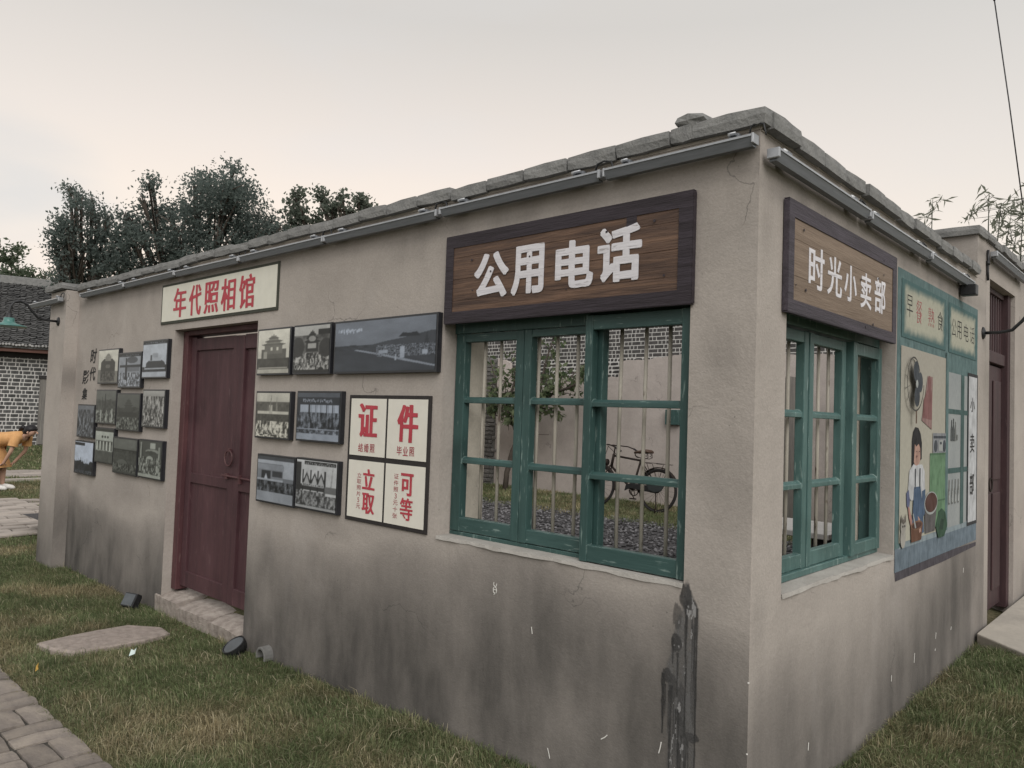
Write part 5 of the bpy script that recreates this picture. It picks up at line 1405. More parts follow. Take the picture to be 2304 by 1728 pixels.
props(link('yard_gravel', mesh_arrays('yard_gravel', Vg, Fg, shade), vcol('gravel', .85, .2)), 'dark slate gravel covering the yard inside the walls', 'gravel', kind='stuff')
mb = MB(); mb.add([(-9.6, .3, .205), (-.3, .3, .205), (-.3, 6.6, .205), (-9.6, 6.6, .205)], [(0, 1, 2, 3)])
props(mb.build('yard_floor', simple('gravel_bed', (.10, .095, .098), (.05, .048, .05), 40, .95, bump=.6), None), kind='structure', label='dark gravel bed in the walled yard')

yb = 8.78
def brick_field(parent, mesh_list, x0, x1, z0, z1, ph, y, lens, gap, skip=None, limit=290, vis=None, seed=1, mat=None):
    """alternating stretchers and headers as single bricks; those beyond the limit joined into one part"""
    r = random.Random(seed); spots = []
    row = 0; z = z0
    while z < z1:
        x = x0 - r.uniform(0, .2); k = row % 2
        while x < x1:
            L = lens[k % len(lens)]; k += 1
            cx = x + L/2
            if not (skip and skip(cx, z)): spots.append((cx, z+ph/2, L))
            x += L + gap
        z += ph; row += 1
    vis = vis or (lambda cx, cz: True)
    a = [s for s in spots if vis(s[0], s[1])]; b_ = [s for s in spots if not vis(s[0], s[1])]
    if len(a) > limit: b_ += a[limit:]; a = a[:limit]
    for cx, cz, L in a:
        o = bpy.data.objects.new('brick', r.choice(mesh_list)); COL.objects.link(o); o.parent = parent
        o.location = (cx, y, cz); o.scale = (L/.2, 1, (ph-gap)/.06); o.rotation_euler = (0, R(r.uniform(-.6, .6)), 0)
    if b_:
        mb = MB()
        for cx, cz, L in b_: mb.box(cx-L/2, cx+L/2, y-.02, y+.02, cz-(ph-gap)/2, cz+(ph-gap)/2)
        props(mb.build('brick_course', mat, parent), kind='stuff')
    return len(a), len(b_)
BD = [rough_block(.2, .04, .06, 400+s, .002, .005) for s in range(5)]
for me in BD: me.materials.append(M['dark_brick'])
bw = thing('brick_wall', 'dark brick wall with white mortar rising above the plastered yard wall', 'wall')
mb = MB(); mb.box(-12.5, 1.0, yb+.10, yb+.35, 0, 3.9); mb.build('mortar', M['white_mortar'], bw)
nb = brick_field(bw, BD, -10.4, -2.6, 2.02, 3.9, .072, yb+.1165, (.175, .062, .062), .017, vis=lambda x, z: (-8.6 < x < -5.35 and 2.1 < z < 3.25) or (-3.9 < x < -3.2 and 2.62 < z < 3.1) or (-9.3 < x <= -8.6 and 2.2 < z < 3.2), limit=298, seed=3, mat=M['dark_brick'])
# ragged plaster skin in front
yw = thing('yard_wall', 'pinkish plaster yard wall with a ragged stepped top behind the bicycle', 'wall')
def ragged():
    prof = [(-9.72, 0), (-9.72, 2.80), (-9.46, 2.74), (-9.38, 2.70), (-9.36, 2.36), (-9.0, 2.34), (-8.9, 2.25), (-8.2, 2.20), (-8.07, 2.17), (-8.02, 2.38), (-7.72, 2.405), (-7.2, 2.39), (-6.86, 2.40), (-6.70, 2.39), (-6.66, 2.66), (-6.53, 2.69), (-6.2, 2.68), (-5.95, 2.72), (-5.49, 2.75), (-5.0, 2.74), (-4.2, 2.73), (-3.6, 2.71), (-3.0, 2.69), (-2.0, 2.70), (0.6, 2.7), (0.6, 0)]
    rr = random.Random(3); P = []
    for (x1, z1), (x2, z2) in zip(prof[:-1], prof[1:]):
        n_ = max(1, int(math.hypot(x2-x1, z2-z1)/.07)) if z1 > 1 and z2 > 1 else 1
        for i in range(n_):
            f = i/n_; j = .018 if 0 < i else 0
            P.append((x1+(x2-x1)*f+rr.uniform(-j, j)*.4, z1+(z2-z1)*f+rr.uniform(-j, j)))
    P.append(prof[-1]); return P
mb = MB(); mb.prism(ragged(), yb, yb+.07)
ys = mb.build('plaster_skin', M['yard_plaster'], yw)
mb = MB(); mb.prism([(-10.4, 0), (-10.4, 2.84), (-10.15, 2.845), (-9.9, 2.80), (-9.72, 2.8), (-9.72, 0)], yb+.02, yb+.10); mb.build('mortar_backing', M['mortar_dark'], yw)
RB = [rough_block(.2, .05, .06, 420+s, .006, .008) for s in range(5)]
for me in RB: me.materials.append(M['rough_brick'])
brick_field(yw, RB, -10.42, -9.80, .15, 2.75, .088, yb+.012, (.225, .10), .016, seed=8, limit=200, mat=M['rough_brick'])
# small green box on the yard wall
mb = MB(); mb.box(-5.66, -5.40, yb-.09, yb-.004, 1.565, 1.82); o = mb.build('meter_box', M['green'], None, .008); props(o, 'small green metal box fixed on the yard wall above the bicycle', 'meter box')
# weathered cabinet and pale slab bench seen through the short window
t = thing('wooden_cabinet', 'weathered grey open wooden cabinet standing against the yard wall', 'cabinet', (-3.80, 8.48, .2))
mb = MB(); mb.box(-.36, .36, .24, .27, .0, 2.12); mb.build('back_board', M['dark_void'], t)
for x in (-.34, .34): 
    mb = MB(); mb.box(x-.035, x+.035, 0, .24, 0, 2.15); mb.build('post', M['old_wood'], t, .004)
for z in (.08, .62, 1.06, 1.32, 2.10):
    mb = MB(); mb.box(-.305, .305, .01, .24, z-.025, z+.025); mb.build('shelf', M['old_wood'], t, .003)
t = thing('slab_bench', 'pale stone slab table on dark supports in the yard', 'table', (-1.72, 4.75, .2))
mb = MB(); mb.box(-.62, .42, -.45, .45, .42, .47); mb.build('table_top', M['marble'], t, .006)
for x in (-.5, .3):
    mb = MB(); mb.box(x-.06, x+.06, -.38, .38, 0, .42); mb.build('support', M['dark_void'], t, .005)

# ------------------------------------------------------------------ bicycle
bk = thing('bicycle', 'old rusty black roadster bicycle parked on the grass by the yard wall', 'bicycle', (-5.165, 7.70, .200))
bk.rotation_euler = (R(-4), 0, 0)
WR = .34; FX = -1.15
def wheel(name, x):
    mb = MB(); mb.torus((x, 0, WR), WR-.018, .020, 36, 8)
    w = mb.build(name, M['rubber'], bk, smooth=True)
    mb = MB(); mb.torus((x, 0, WR), WR-.040, .010, 36, 6); mb.build('rim', M['rust'], w, smooth=True)
    mb = MB()
    for k in range(20):
        a = 2*math.pi*k/20; mb.tube([(x+.02*math.cos(a+.5), .012*(-1)**k, WR+.02*math.sin(a+.5)), (x+(WR-.045)*math.cos(a), 0, WR+(WR-.045)*math.sin(a))], .0017, 4)
    mb.build('spokes', M['rust'], w)
    mb = MB(); mb.lathe([(.0001, -.04), (.022, -.04), (.022, .04), (.0001, .04)], 12, (x, 0, WR), 'y'); mb.build('hub', M['rust'], w)
wheel('wheel', 0); wheel('wheel', FX)
HTt = (-.868, 0, .86); HTb = (-.90, 0, .66); BB = (-.47, 0, .31); ST = (-.34, 0, .80)
def bt_(name, pts, r_, mat='rust', n=8, parent=None):
    mb = MB(); mb.tube(pts, r_, n); return mb.build(name, M[mat], parent or bk, smooth=True)
fr = MB()
for pts, r_ in (([ (HTt[0]-.004, 0, .835), (ST[0], 0, .785)], .014), ([HTb, BB], .016), ([BB, ST], .0145), ([HTt, HTb], .019)): fr.tube(pts, r_*1.2, 8)
for s in (-1, 1):
    fr.tube([(BB[0], .03*s, BB[2]), (0, .058*s, WR)], .009, 6); fr.tube([(ST[0], .02*s, .775), (0, .058*s, WR)], .008, 6)
fr.build('frame', M['rust'], bk, smooth=True)
fk = MB()
for s in (-1, 1): fk.tube([(-.905, .03*s, .66), (-.99, .052*s, .52), (-1.09, .055*s, .38), (FX, .055*s, WR)], .010, 6)
fk.tube([(-.905, -.04, .665), (-.905, .04, .665)], .014, 6)
fk.build('fork', M['rust'], bk, smooth=True)
bt_('stem', [HTt, (-.855, 0, .96), (-.875, 0, 1.005), (-.93, 0, 1.0)], .012)
bt_('handlebar', [(-.56, -.27, .915), (-.66, -.275, .965), (-.78, -.26, 1.00), (-.90, -.17, 1.005), (-.935, 0, 1.0), (-.90, .17, 1.005), (-.78, .26, 1.00), (-.66, .275, .965), (-.56, .27, .915)], .010)
for s in (-1, 1): bt_('grip', [(-.545, .27*s, .908), (-.67, .276*s, .968)], .016, 'rubber')
bt_('brake_rod', [(-.97, -.03, .98), (-1.06, -.03, .70), (-1.10, -.02, .69)], .005); bt_('brake_lever', [(-.86, -.2, .985), (-.72, -.235, .90), (-.62, -.25, .83)], .005)
mb = MB(); mb.lathe([(.0001, -.06), (.035, -.05), (.055, .0), (.052, .02), (.0001, .02)], 16, (-1.0, 0, .72), 'x'); mb.build('headlamp', M['rust'], bk, smooth=True)
sd = MB()
sv = [(-.47, 0, .905, .022, .018), (-.42, 0, .915, .030, .022), (-.33, 0, .925, .06, .03), (-.24, 0, .935, .105, .035), (-.18, 0, .935, .105, .03), (-.155, 0, .925, .07, .02)]
for i, (x, y, z, a_, h) in enumerate(sv):
    for k in range(10):
        q = 2*math.pi*k/10; sd.v.append((x, a_*math.cos(q), z + h*math.sin(q)))
for i in range(len(sv)-1):
    for k in range(10):
        sd.f.append((i*10+k, (i+1)*10+k, (i+1)*10+(k+1) % 10, i*10+(k+1) % 10)); sd.mi.append(0)
sd.f.append(tuple(range(10))); sd.mi.append(0); sd.f.append(tuple(range(59, 49, -1))); sd.mi.append(0)
sad = sd.build('saddle', M['leather'], bk, smooth=True)
mb = MB()
for s in (-1, 1):
    mb.tube([(-.19, .06*s, .92), (-.175, .06*s, .84), (-.22, .05*s, .82), (-.40, .03*s, .83), (-.455, .01*s, .86), (-.46, 0, .90)], .006, 6)
    mb.tube([(-.20+.02*math.cos(i), .06*s+.02*math.sin(i), .84+.006*i) for i in range(12)], .004, 5)
mb.build('saddle_spring', M['rust'], sad)
bt_('seat_post', [ST, (-.325, 0, .86), (-.32, 0, .90)], .011)
for x, a0, a1, nm in ((0, 20, 190, 'mudguard'), (FX, -10, 150, 'mudguard')):
    mb = MB(); prev = None
    for i in range(17):
        a = R(a0+(a1-a0)*i/16); rr = WR+.022
        row = [(x+(rr+dz)*math.cos(a), dy, WR+(rr+dz)*math.sin(a)) for dy, dz in ((-.032, -.012), (-.016, .004), (.016, .004), (.032, -.012))]
        b0 = len(mb.v); mb.v += row
        if prev is not None:
            for k in range(3): mb.f.append((prev+k, prev+k+1, b0+k+1, b0+k)); mb.mi.append(0)
        prev = b0
    mb.build(nm, M['rust'], bk, smooth=True)
mb = MB()
for dy in (-.07, -.025, .025, .07): mb.bar((-.26, dy, .765), (.20, dy, .755), .014, .008)
for x in (-.2, 0, .17): mb.bar((x, -.08, .752), (x, .08, .752), .016, .008)
for s in (-1, 1): mb.tube([(-.18, .08*s, .75), (0, .065*s, WR)], .005, 6); mb.tube([(.12, .08*s, .75), (0, .065*s, WR)], .005, 6)
mb.build('luggage_rack', M['rust'], bk)
mb = MB(); mb.torus((BB[0], .045, BB[2]), .088, .008, 24, 6)
for k in range(5):
    a = 2*math.pi*k/5; mb.bar((BB[0], .045, BB[2]), (BB[0]+.085*math.cos(a), .045, BB[2]+.085*math.sin(a)), .012, .006)
mb.build('chainring', M['rust'], bk)
mb = MB(); mb.prism([(BB[0]-.11, BB[2]-.02), (BB[0]-.09, BB[2]+.07), (BB[0], BB[2]+.11), (-.02, WR+.06), (.05, WR+.03), (.05, WR-.03), (0, WR-.045), (BB[0], BB[2]+.03)], -.062, -.050); mb.build('chain_guard', M['black_metal'], bk, .003)
for s, dx, dz in ((-1, .10, -.13), (1, -.10, .13)):
    mb = MB(); mb.bar((BB[0], .07*s, BB[2]), (BB[0]+dx, .08*s, BB[2]+dz), .014, .012, (0, 1, 0)); mb.bar((BB[0]+dx-.045, .12*s, BB[2]+dz), (BB[0]+dx+.045, .12*s, BB[2]+dz), .07, .018, (0, 0, 1)); mb.build('crank', M['rust'], bk, .002)
bt_('kickstand', [(0, -.06, WR), (.04, -.10, .12), (.05, -.13, .0)], .009)
mb = MB(); mb.prism([(-.18, .44), (-.14, .50), (.0, .52), (.12, .49), (.15, .42), (.10, .34), (.0, .31), (-.12, .34)], -.085, -.062); mb.build('wheel_skirt', simple('dull_teal', (.040, .048, .050), (.024, .027, .029), 10, .6), bk, .004)

# ------------------------------------------------------------------ leaves and trees
def leaves(name, mat, parent, pos, size, aspect=.5, seed=1, droop=0.3, kind=None):
    g = np.random.default_rng(seed); n = len(pos)
    d = g.normal(size=(n, 3)); d[:, 2] -= droop; d /= np.linalg.norm(d, axis=1)[:, None]
    q = g.normal(size=(n, 3)); s = np.cross(d, q); s /= np.linalg.norm(s, axis=1)[:, None]
    L = size*(.6+.8*g.random(n))[:, None]
    up = np.cross(s, d)*L*.12
    V = np.stack([pos, pos+d*L*.5+s*L*aspect*.5+up, pos+d*L, pos+d*L*.5-s*L*aspect*.5+up], 1).reshape(-1, 3)
    F = (np.arange(n)[:, None]*4 + np.arange(4)[None])
    t = np.repeat(g.random(n)[:, None], 4, 1).reshape(-1, 1)
    o = link(name, mesh_arrays(name, V, F, np.repeat(t, 3, 1)), mat, parent)
    if kind: o['kind'] = kind
    return o
def crown_points(blobs, per, seed, clump=.20, shell=.55, dens=26):
    g = np.random.default_rng(seed); P = []
    for (x, y, z, r_) in blobs:
        nc = max(3, int(dens*(r_/1.0)**1.7))
        u = g.normal(size=(nc, 3)); u /= np.linalg.norm(u, axis=1)[:, None]
        rr = r_*(shell + (1.05-shell)*g.random(nc))
        cc = np.array([x, y, z]) + u*rr[:, None]*np.array([1, 1, .92])
        k = int(per)
        off = g.normal(size=(nc, k, 3))*clump*np.array([1, 1, .8])
        P.append((cc[:, None]+off).reshape(-1, 3))
    return np.concatenate(P)
AZ = R(156.2)
RV = Vector((math.sin(AZ), -math.cos(AZ), 0)); FV = Vector((math.cos(AZ), math.sin(AZ), 0))
def far_pt(px, pz, depth=0.0, dist=22.6):
    """a place in the stand of trees behind the building: px metres across, pz metres up"""
    p = Vector((CAM.x, CAM.y, 0)) + FV*(dist+depth) + RV*px
    return (p.x, p.y, pz)
def far_tree(name, label, blobs, mat, leaf, per, seed, trunk_x, group, clump=.22, aspect=.5, shell=.5, trunk_r=.16, dens=26):
    g = random.Random(seed)
    B = [(*far_pt(x, z, g.uniform(-.9, .9)*min(1.6, r_*1.5)), r_) for x, z, r_ in blobs]
    base = Vector(far_pt(trunk_x, .2)); t = thing(name, label, 'tree', base, 0, group)
    loc = [(b[0]-base.x, b[1]-base.y, b[2]-base.z, b[3]) for b in B]
    mb = MB(); zmin = min(b[2]-b[3] for b in loc)
    fork = Vector((0, 0, max(1.0, zmin*.75)))
    mb.tube([(0, 0, -.3), (.05, 0, fork.z*.5), fork], [trunk_r*1.25, trunk_r, trunk_r*.85], 8)
    for b in loc:
        e = Vector(b[:3]); mid = fork.lerp(e, .5) + Vector((g.uniform(-.2, .2), g.uniform(-.2, .2), -.1-.12*e.length*.3))
        mb.tube([fork, mid, e, e+Vector((g.uniform(-.2, .2), g.uniform(-.2, .2), b[3]*.6))], [trunk_r*.42, trunk_r*.22, trunk_r*.12, .010], 6)
        for k in range(4):
            d = Vector((g.gauss(0, 1), g.gauss(0, 1), g.gauss(.3, .8))).normalized()*b[3]*.95
            mb.tube([mid.lerp(e, g.random()), e+d*.5, e+d], [.035, .022, .008], 5)
    mb.build('trunk', M['bark'], t, smooth=True)
    leaves('crown', mat, t, crown_points(loc, per, seed, clump, shell, dens), leaf, aspect, seed)
    return t
def bl_(lst, ox=400, oy=907): return [((x-ox)/90.0, 1.62+(oy+(x-ox)*.034-y)/(83.0+(ox-x)*.021), r_/87.0) for x, y, r_ in lst]
GT = 'trees behind the long wall'
far_tree('broadleaf_tree', 'large dark broadleaf tree rising behind the cream sign', bl_([(470, 445, 78), (425, 480, 70), (520, 475, 75), (562, 515, 52), (385, 520, 62), (330, 490, 40), (446, 392, 36), (492, 378, 20), (415, 405, 20), (300, 445, 20), (307, 412, 14), (312, 396, 7), (610, 545, 34), (290, 555, 45), (350, 585, 36), (470, 560, 62), (560, 565, 46), (265, 520, 26), (600, 490, 22), (520, 415, 24), (255, 475, 14), (640, 575, 26), (410, 600, 44), (460, 610, 40), (330, 620, 30), (520, 590, 40), (375, 560, 40), (235, 520, 28), (255, 565, 30), (275, 480, 22), (240, 605, 30), (600, 560, 34), (650, 560, 20), (668, 548, 13), (500, 440, 40), (590, 590, 36), (640, 600, 30), (250, 600, 34), (300, 610, 34), (545, 540, 50), (290, 510, 34), (610, 520, 22), (355, 450, 22)]), M['leaf_far'], .098, 50, 21, .2, GT, .145, .5, .40, .15, 58)
far_tree('broadleaf_tree', 'dark tree at the left end of the stand, just above the pillar', bl_([(150, 425, 15), (143, 412, 7), (168, 462, 30), (203, 475, 26), (150, 495, 26), (150, 545, 34), (120, 545, 14), (195, 520, 26), (225, 480, 14), (140, 595, 26), (165, 625, 26), (235, 560, 20), (210, 600, 14), (125, 565, 14), (190, 440, 12), (125, 480, 9), (160, 580, 30), (140, 630, 24), (190, 630, 26), (215, 560, 26), (180, 560, 30), (140, 515, 22)]), M['leaf_far'], .095, 48, 22, -2.6, GT, .13, .5, .40, .09, 58)
far_tree('poplar_tree', 'slim round leaved tree spike right of the large dark tree', bl_([(657, 428, 7), (656, 440, 9), (650, 458, 12), (662, 478, 16), (640, 478, 10), (655, 500, 20), (678, 495, 9), (640, 520, 16), (668, 520, 14)]), M['leaf_pop'], .105, 30, 23, 3.4, GT, .11, .85, .35, .05, 52)
far_tree('poplar_tree', 'low round leaved tree tops just above the coping beside the brown sign', bl_([(718, 432, 6), (716, 446, 10), (722, 470, 14), (745, 462, 9), (760, 468, 14), (785, 478, 14), (812, 452, 8), (826, 458, 10), (838, 470, 9), (800, 480, 18), (750, 495, 26), (720, 500, 16), (835, 490, 13), (848, 485, 6), (705, 485, 7), (770, 446, 6)]), M['leaf_pop'], .105, 30, 24, 4.8, GT, .11, .85, .35, .05, 52)

# ------------------------------------------------------------------ far tiled house on the left
HO = (-25.02, 3.76, .25)
hs = thing('tiled_house', 'old grey brick house with white mortar and a tiled roof at the far left', 'house', HO, R(75.5))
mb = MB(); mb.box(-6, 7.0, .02, .40, -.3, 2.86); mb.build('mortar_wall', M['white_mortar'], hs)
BG = [rough_block(.2, .04, .06, 440+s, .002, .004) for s in range(5)]
for me in BG: me.materials.append(M['grey_brick'])
brick_field(hs, BG, -2.2, 3.2, .0, 2.62, .1165, .0365, (.192, .072), .019, skip=lambda x, z: 1.05 < x < 1.85 and z < 1.9, vis=lambda x, z: -.25 < x < 1.5, limit=295, seed=5, mat=M['grey_brick'])
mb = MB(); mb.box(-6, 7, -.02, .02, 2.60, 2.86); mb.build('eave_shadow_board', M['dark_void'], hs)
mb = MB(); mb.box(-6, 7, -.42, -.30, 2.74, 2.93); mb.build('eave_beam', M['red_beam'], hs, .01)
mb = MB(); mb.box(.90, 1.96, -.05, .0, .03, 2.0); hd = mb.build('house_door', M['old_wood'], hs, .01); hd['label'] = 'weathered grey plank door'
mb = MB(); mb.box(.86, 2.0, -.08, .02, 2.0, 2.10); mb.build('door_lintel', M['dark_void'], hs)
# roof: sloping deck with individual curved tiles joined
mb = MB(); mb.add([(-6, -.48, 2.93), (7, -.48, 2.93), (7, 2.6, 5.05), (-6, 2.6, 5.05), (-6, -.48, 2.85), (7, -.48, 2.85), (7, 2.6, 4.97), (-6, 2.6, 4.97)], [(0, 1, 2, 3), (7, 6, 5, 4), (0, 4, 5, 1), (1, 5, 6, 2), (3, 7, 4, 0)]); roof = mb.build('roof', M['tile'], hs)
mb = MB(); r = random.Random(9)
sl = Vector((0, 3.08, 2.12)).normalized(); nrm = Vector((0, -2.12, 3.08)).normalized()
for i in range(34):
    for j in range(-13, 26):
        p = Vector((j*.165+r.uniform(-.02, .02), -.50, 2.94)) + sl*(i*.112) + nrm*(.018+r.uniform(-.006, .010))
        w = r.uniform(.078, .090); q = []
        for e, lift in ((r.uniform(-.02, .02), .045), (.15, .0)):
            for k in range(4):
                a = R(200+140*k/3); q.append(p + Vector((w*math.cos(a), 0, 0)) + nrm*(.045*math.sin(a)+.04+lift) + sl*e)
        mb.add(q, [(0, 1, 5, 4), (1, 2, 6, 5), (2, 3, 7, 6)])
props(mb.build('roof_tile', M['tile'], roof), kind='stuff')
mb = MB()
for j in range(-26, 52):
    x = j*.083+r.uniform(-.015, .015); mb.lathe([(.0001, -.03), (.036, -.03), (.042, .02), (.0001, .02)], 8, (x, -.52, 2.945+r.uniform(-.012, .014)), 'y')
props(mb.build('eave_tile_end', M['lime'], roof), kind='stuff')
mb = MB(); mb.box(-6, 7, 2.55, 2.9, 4.9, 5.35); mb.build('ridge_wall', M['coping'], hs, .02)
# plants beyond the roof
t = thing('shrub', 'bushy green shrubs growing along the wall top beyond the tiled roof', 'shrub', (-30.8, 5.3, 0))
mb = MB()
for k in range(8): mb.tube([(.1*k-.4, .35*k-1.2, .0), (.1*k-.4, .35*k-1.2, 6.2)], .05, 5)
mb.build('stem', M['bark'], t)
leaves('foliage', M['leaf_hedge'], t, crown_points([(-.1+.04*k, -1.6+.42*k, 5.95+.16*math.sin(k*1.7), .42) for k in range(9)], 60, 51, .2), .16, .45, 51)
for i, (dx, dy, zz, rr, lb_) in enumerate(((-.25, -.1, 6.85, .30, 'slender sapling top above the tiled roof'), (-.1, -1.0, 6.8, .30, 'sapling top at the left picture edge above the tiled roof'))):
    t = thing('sapling', lb_, 'tree', (-30.8+dx, 5.3+dy, 0))
    mb = MB(); mb.tube([(0, 0, 0), (0, .05, 6.0), (0, .02, 7.1)], [.06, .04, .01], 6); mb.build('trunk', M['bark'], t, smooth=True)
    leaves('crown', M['leaf_hedge'], t, crown_points([(0, 0, zz-.35, .32), (0, .15, zz, .24), (0, -.18, zz-.05, .2), (0, .22, zz+.28, .14), (0, -.1, zz-.7, .3)], 34, 60+i, .12), .15, .5, 60+i)

# ------------------------------------------------------------------ small tree in the yard
yt = thing('yard_tree', 'small leaning leafy tree in the yard behind the left window panes', 'tree', (-8.72, 8.05, .2))
mb = MB()
mb.tube([(0, 0, -.1), (.04, 0, .35), (.16, 0, .75), (.28, 0, .98)], [.055, .05, .045, .042], 8)
limbs = [[(.28, 0, .98), (.12, .05, 1.25), (-.15, .1, 1.55), (-.35, .05, 1.95), (-.5, 0, 2.5)], [(.28, 0, .98), (.5, -.05, 1.2), (.75, -.1, 1.45), (1.2, -.1, 1.85), (1.75, -.05, 2.3)], [(.12, .05, 1.25), (-.15, 0, 1.40), (-.45, 0, 1.45)], [(-.15, .1, 1.55), (.1, 0, 1.9), (.3, 0, 2.5), (.4, 0, 2.9)],
         [(.75, -.1, 1.45), (.8, 0, 1.9), (.9, 0, 2.4), (1.1, 0, 2.9)], [(.5, -.05, 1.2), (.3, -.1, 1.5), (.1, -.1, 1.48)], [(1.2, -.1, 1.85), (1.6, -.15, 1.95), (2.1, -.1, 2.2)]]
tips = []
for l in limbs:
    mb.tube(l, [.032-.022*i/(len(l)-1) for i in range(len(l))], 6)
g = random.Random(12)
for l in limbs:
    for k in range(16):
        i = g.randrange(1, len(l)); a_ = Vector(l[i-1]).lerp(Vector(l[i]), g.random())
        d = Vector((g.gauss(.15, .6), g.gauss(0, .45), g.gauss(.35, .5))); e = a_ + d.normalized()*g.uniform(.25, .6)
        mb.tube([a_, (a_+e)/2+Vector((0, 0, .03)), e], [.009, .007, .004], 5); tips.append((a_, e))
mb.build('trunk', M['bark'], yt, smooth=True)
P = []
gg = np.random.default_rng(5)
for a_, e in tips:
    if e.z < 1.35: continue
    for k in range(13):
        f = gg.random(); p = a_.lerp(e, .25+.8*f); P.append([p.x+gg.normal(0, .035), p.y+gg.normal(0, .035), p.z+gg.normal(0, .035)])
leaves('crown', M['leaf_yard'], yt, np.array(P), .125, .5, 14, .55)

# ------------------------------------------------------------------ bamboo over the gateway, overhead wire
def bamboo(label, x, y, tops, seed, nk=46):
    t = thing('bamboo_plant', label, 'bamboo', (x, y, .2), 0, 'bamboo behind the gateway')
    g = random.Random(seed); gg = np.random.default_rng(seed); mb = MB(); P = []
    for (dx, dy, zt) in tops:
        pts = [(dx*.5, dy*.5, 0), (dx*.6, dy*.6, zt*.6), (dx*.9, dy*.9, zt*.88), (dx*1.25, dy*1.25, zt)]
        mb.tube(pts, [.016, .012, .007, .003], 6)
        for k in range(nk):
            f = g.uniform(.72, 1.0); i = 1 if f < .8 else 2
            a_ = Vector(pts[i]).lerp(Vector(pts[i+1]), (f-.62)/.38 if i == 2 else g.random())
            e = a_ + Vector((g.gauss(0, .14), g.gauss(0, .14), g.gauss(.02, .10))); mb.tube([a_, e], [.003, .0015], 4)
            for q in range(5): P.append(list(e + Vector((g.gauss(0, .025), g.gauss(0, .025), g.gauss(0, .02)))))
    mb.build('stem', M['leaf_bamboo'], t, smooth=True)
    leaves('foliage', M['leaf_bamboo'], t, np.array(P), .115, .16, seed, .25)
bamboo('thin bamboo tip showing over the end of the short wall coping', -1.0, 6.15, ((.03, .0, 3.84),), 71, 10)
bamboo('leafy bamboo spray leaning over the gateway coping', -.50, 6.3, ((.02, -.03, 3.84), (.10, 0, 3.74), (.16, .05, 3.62), (.20, .1, 3.5)), 72, 13)
bamboo('dense bamboo at the right picture edge behind the gateway', -.30, 6.6, ((.05, .0, 3.70), (.15, .1, 3.85), (.25, .1, 3.6), (.2, -.1, 3.45)), 73, 22)
mb = MB(); mb.tube([(-.62, 6.22, 7.6), (-.44, 6.25, 6.03)], .012, 6); mb.tube([(-.44, 6.25, 6.03), (-.31, 6.27, 4.95), (-.19, 6.29, 3.88)], .0065, 6); mb.tube([(-.19, 6.29, 3.88), (-.165, 6.33, 4.10), (-.10, 6.5, 5.4), (.1, 7.0, 7.6)], .0045, 6)
o = mb.build('overhead_wire', M['black_metal'], None, smooth=True); props(o, 'thin dark overhead wire hanging in the sky at upper right', 'wire')

# ------------------------------------------------------------------ woman bending forward
wp = thing('person', 'woman in an orange dress and white shoes bending forward with hands on knees', 'person', (-14.62, 1.30, .0), R(42.7))
def skin_body(edges_pts, name, mat, parent, sub=2):
    me = bpy.data.meshes.new(name)
    vs = [p[0] for p in edges_pts[0]]; me.from_pydata(vs, edges_pts[1], []); me.update()
    o = link(name, me, mat, parent)
    sk_ = o.modifiers.new('skin', 'SKIN'); sk_.use_smooth_shade = True
    for i, p in enumerate(edges_pts[0]):
        me.skin_vertices[0].data[i].radius = (p[1], p[2] if len(p) > 2 else p[1])
        me.skin_vertices[0].data[i].use_root = (i == 0)
    sb = o.modifiers.new('sub', 'SUBSURF'); sb.levels = sub; sb.render_levels = sub
    dg = bpy.context.evaluated_depsgraph_get()
    me2 = bpy.data.meshes.new_from_object(o.evaluated_get(dg))
    o.modifiers.clear(); o.data = me2; bpy.data.meshes.remove(me)
    if len(me2.materials) == 0: me2.materials.append(mat)
    return o
J = [((-.17, 0, .86), .125), ((.0, 0, .90), .105), ((.17, 0, .92), .11), ((.30, 0, .95), .085), ((.37, 0, .98), .045), ((.45, 0, 1.03), .085), ((.50, 0, 1.05), .085), ((.545, 0, 1.01), .058)]
E_ = [(0, 1), (1, 2), (2, 3), (3, 4), (4, 5), (5, 6), (6, 7)]
for s in (-1, 1):
    b0 = len(J)
    J += [((-.16, .09*s, .78), .088), ((-.03, .10*s, .47), .058), ((-.05, .10*s, .42), .055), ((-.06, .10*s, .26), .052), ((-.05, .10*s, .08), .034), ((.07, .11*s, .035), .032), ((.13, .11*s, .03), .026)]
    E_ += [(0, b0)] + [(b0+i, b0+i+1) for i in range(6)]
    b1 = len(J)
    J += [((.30, .15*s, .92), .052), ((.27, .20*s, .72), .036), ((.25, .20*s, .68), .034), ((.12, .15*s, .50), .026), ((.09, .14*s, .465), .030)]
    E_ += [(3, b1)] + [(b1+i, b1+i+1) for i in range(4)]
skin_body((J, E_), 'body', M['skin'], wp)
mb = MB()
for s in (-1, 1):
    for k, (dy, ln) in enumerate(((-.03, .062), (-.011, .072), (.008, .068), (.026, .052))):
        y0 = .14*s+dy; mb.tube([(.085, y0, .47), (.055, y0+.002, .445), (.035, y0+.004, .470-ln*.7), (.032, y0, .462-ln)], [.010, .009, .008, .005], 6)
    mb.tube([(.10, .14*s-.03*s, .475), (.115, .14*s-.052*s, .455), (.11, .14*s-.062*s, .43)], [.011, .009, .006], 6)
mb.build('fingers', M['skin'], wp, smooth=True)
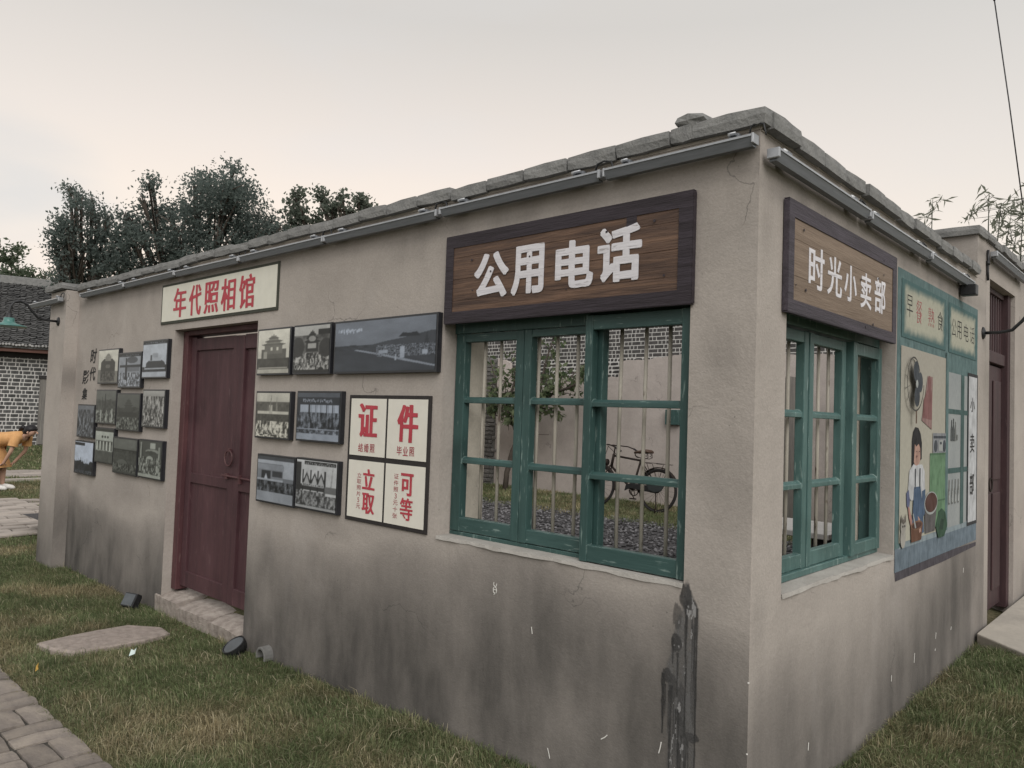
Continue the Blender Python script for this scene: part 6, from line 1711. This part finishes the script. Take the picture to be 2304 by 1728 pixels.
def loft(path, name, mat, parent, n=20, closed=False):
    mb = MB()
    for (c_, ax_, a_, b_) in path:
        ax_ = Vector(ax_).normalized(); side = Vector((0, 1, 0)); nn = ax_.cross(side).normalized()
        for k in range(n):
            q = 2*math.pi*k/n; w = 1+.05*math.sin(5*q+c_[0]*30)
            mb.v.append(tuple(Vector(c_)+side*(a_*math.cos(q))+nn*(b_*w*math.sin(q))))
    for i in range(len(path)-1):
        for k in range(n):
            mb.f.append((i*n+k, i*n+(k+1) % n, (i+1)*n+(k+1) % n, (i+1)*n+k)); mb.mi.append(0)
    return mb.build(name, mat, parent, smooth=True)
dress = loft([((.365, 0, .975), (-1, 0, -.2), .07, .06), ((.33, 0, .955), (-1, 0, -.15), .135, .095), ((.22, 0, .93), (-1, 0, -.1), .175, .125), ((.05, 0, .905), (-1, 0, -.15), .165, .125), ((-.09, 0, .885), (-1, 0, -.35), .178, .135), ((-.175, 0, .80), (-.5, 0, -1), .195, .155), ((-.165, 0, .68), (0, 0, -1), .215, .165), ((-.13, 0, .52), (.1, 0, -1), .235, .18), ((-.10, 0, .385), (.1, 0, -1), .26, .20)], 'dress', M['dress'], wp)
for s in (-1, 1):
    mb = MB(); mb.tube([(.31, .10*s, .945), (.305, .165*s, .93), (.29, .19*s, .84), (.283, .197*s, .79)], [.085, .088, .078, .082], 12, caps=False); mb.build('sleeve', M['dress'], wp, smooth=True)
mb = MB(); prof = [(.445, 0, 1.065, .092, .098)]
bm = bmesh.new(); bmesh.ops.create_uvsphere(bm, u_segments=18, v_segments=12, radius=1)
for v in bm.verts:
    x, y, z = v.co
    v.co = (.462 + x*.112 + (.0 if z > -.2 else -.03), y*.098, 1.075 + z*.098)
hm = bpy.data.meshes.new('hair'); bm.to_mesh(hm); bm.free(); hm.polygons.foreach_set('use_smooth', [True]*len(hm.polygons))
hair = link('hair', hm, M['hair'], wp)
mb = MB(); mb.tube([(.37, 0, 1.10), (.32, 0, 1.12), (.27, .02, 1.08), (.235, .03, 1.03)], [.03, .045, .035, .012], 10); mb.build('ponytail', M['hair'], hair, smooth=True)
mb = MB(); mb.tube([(.565, 0, 1.045), (.59, 0, 1.02), (.578, 0, 1.005)], [.010, .014, .008], 6); mb.build('nose', M['skin'], wp, smooth=True)
mb = MB()
for s in (-1, 1): mb.lathe([(.0001, -.006), (.009, 0), (.0001, .006)], 8, (.555, .032*s, 1.045), 'x')
mb.tube([(.572, -.02, .985), (.578, 0, .984), (.572, .02, .985)], .005, 6)
mb.build('eyes_and_mouth', simple('dark_lip', (.10, .05, .045), (.07, .035, .03), 10, .5), wp)
for s in (-1, 1):
    mb = MB(); mb.tube([(.47, .088*s, 1.05), (.465, .100*s, 1.03), (.47, .090*s, 1.01)], [.012, .016, .008], 6); mb.build('ear', M['skin'], wp, smooth=True)
    mb = MB(); mb.tube([(-.085, .105*s, .05), (-.05, .105*s, .062), (.03, .11*s, .055), (.12, .112*s, .042), (.165, .112*s, .030)], [.036, .046, .044, .040, .022], 12); mb.build('shoe', M['canvas'], wp, smooth=True)
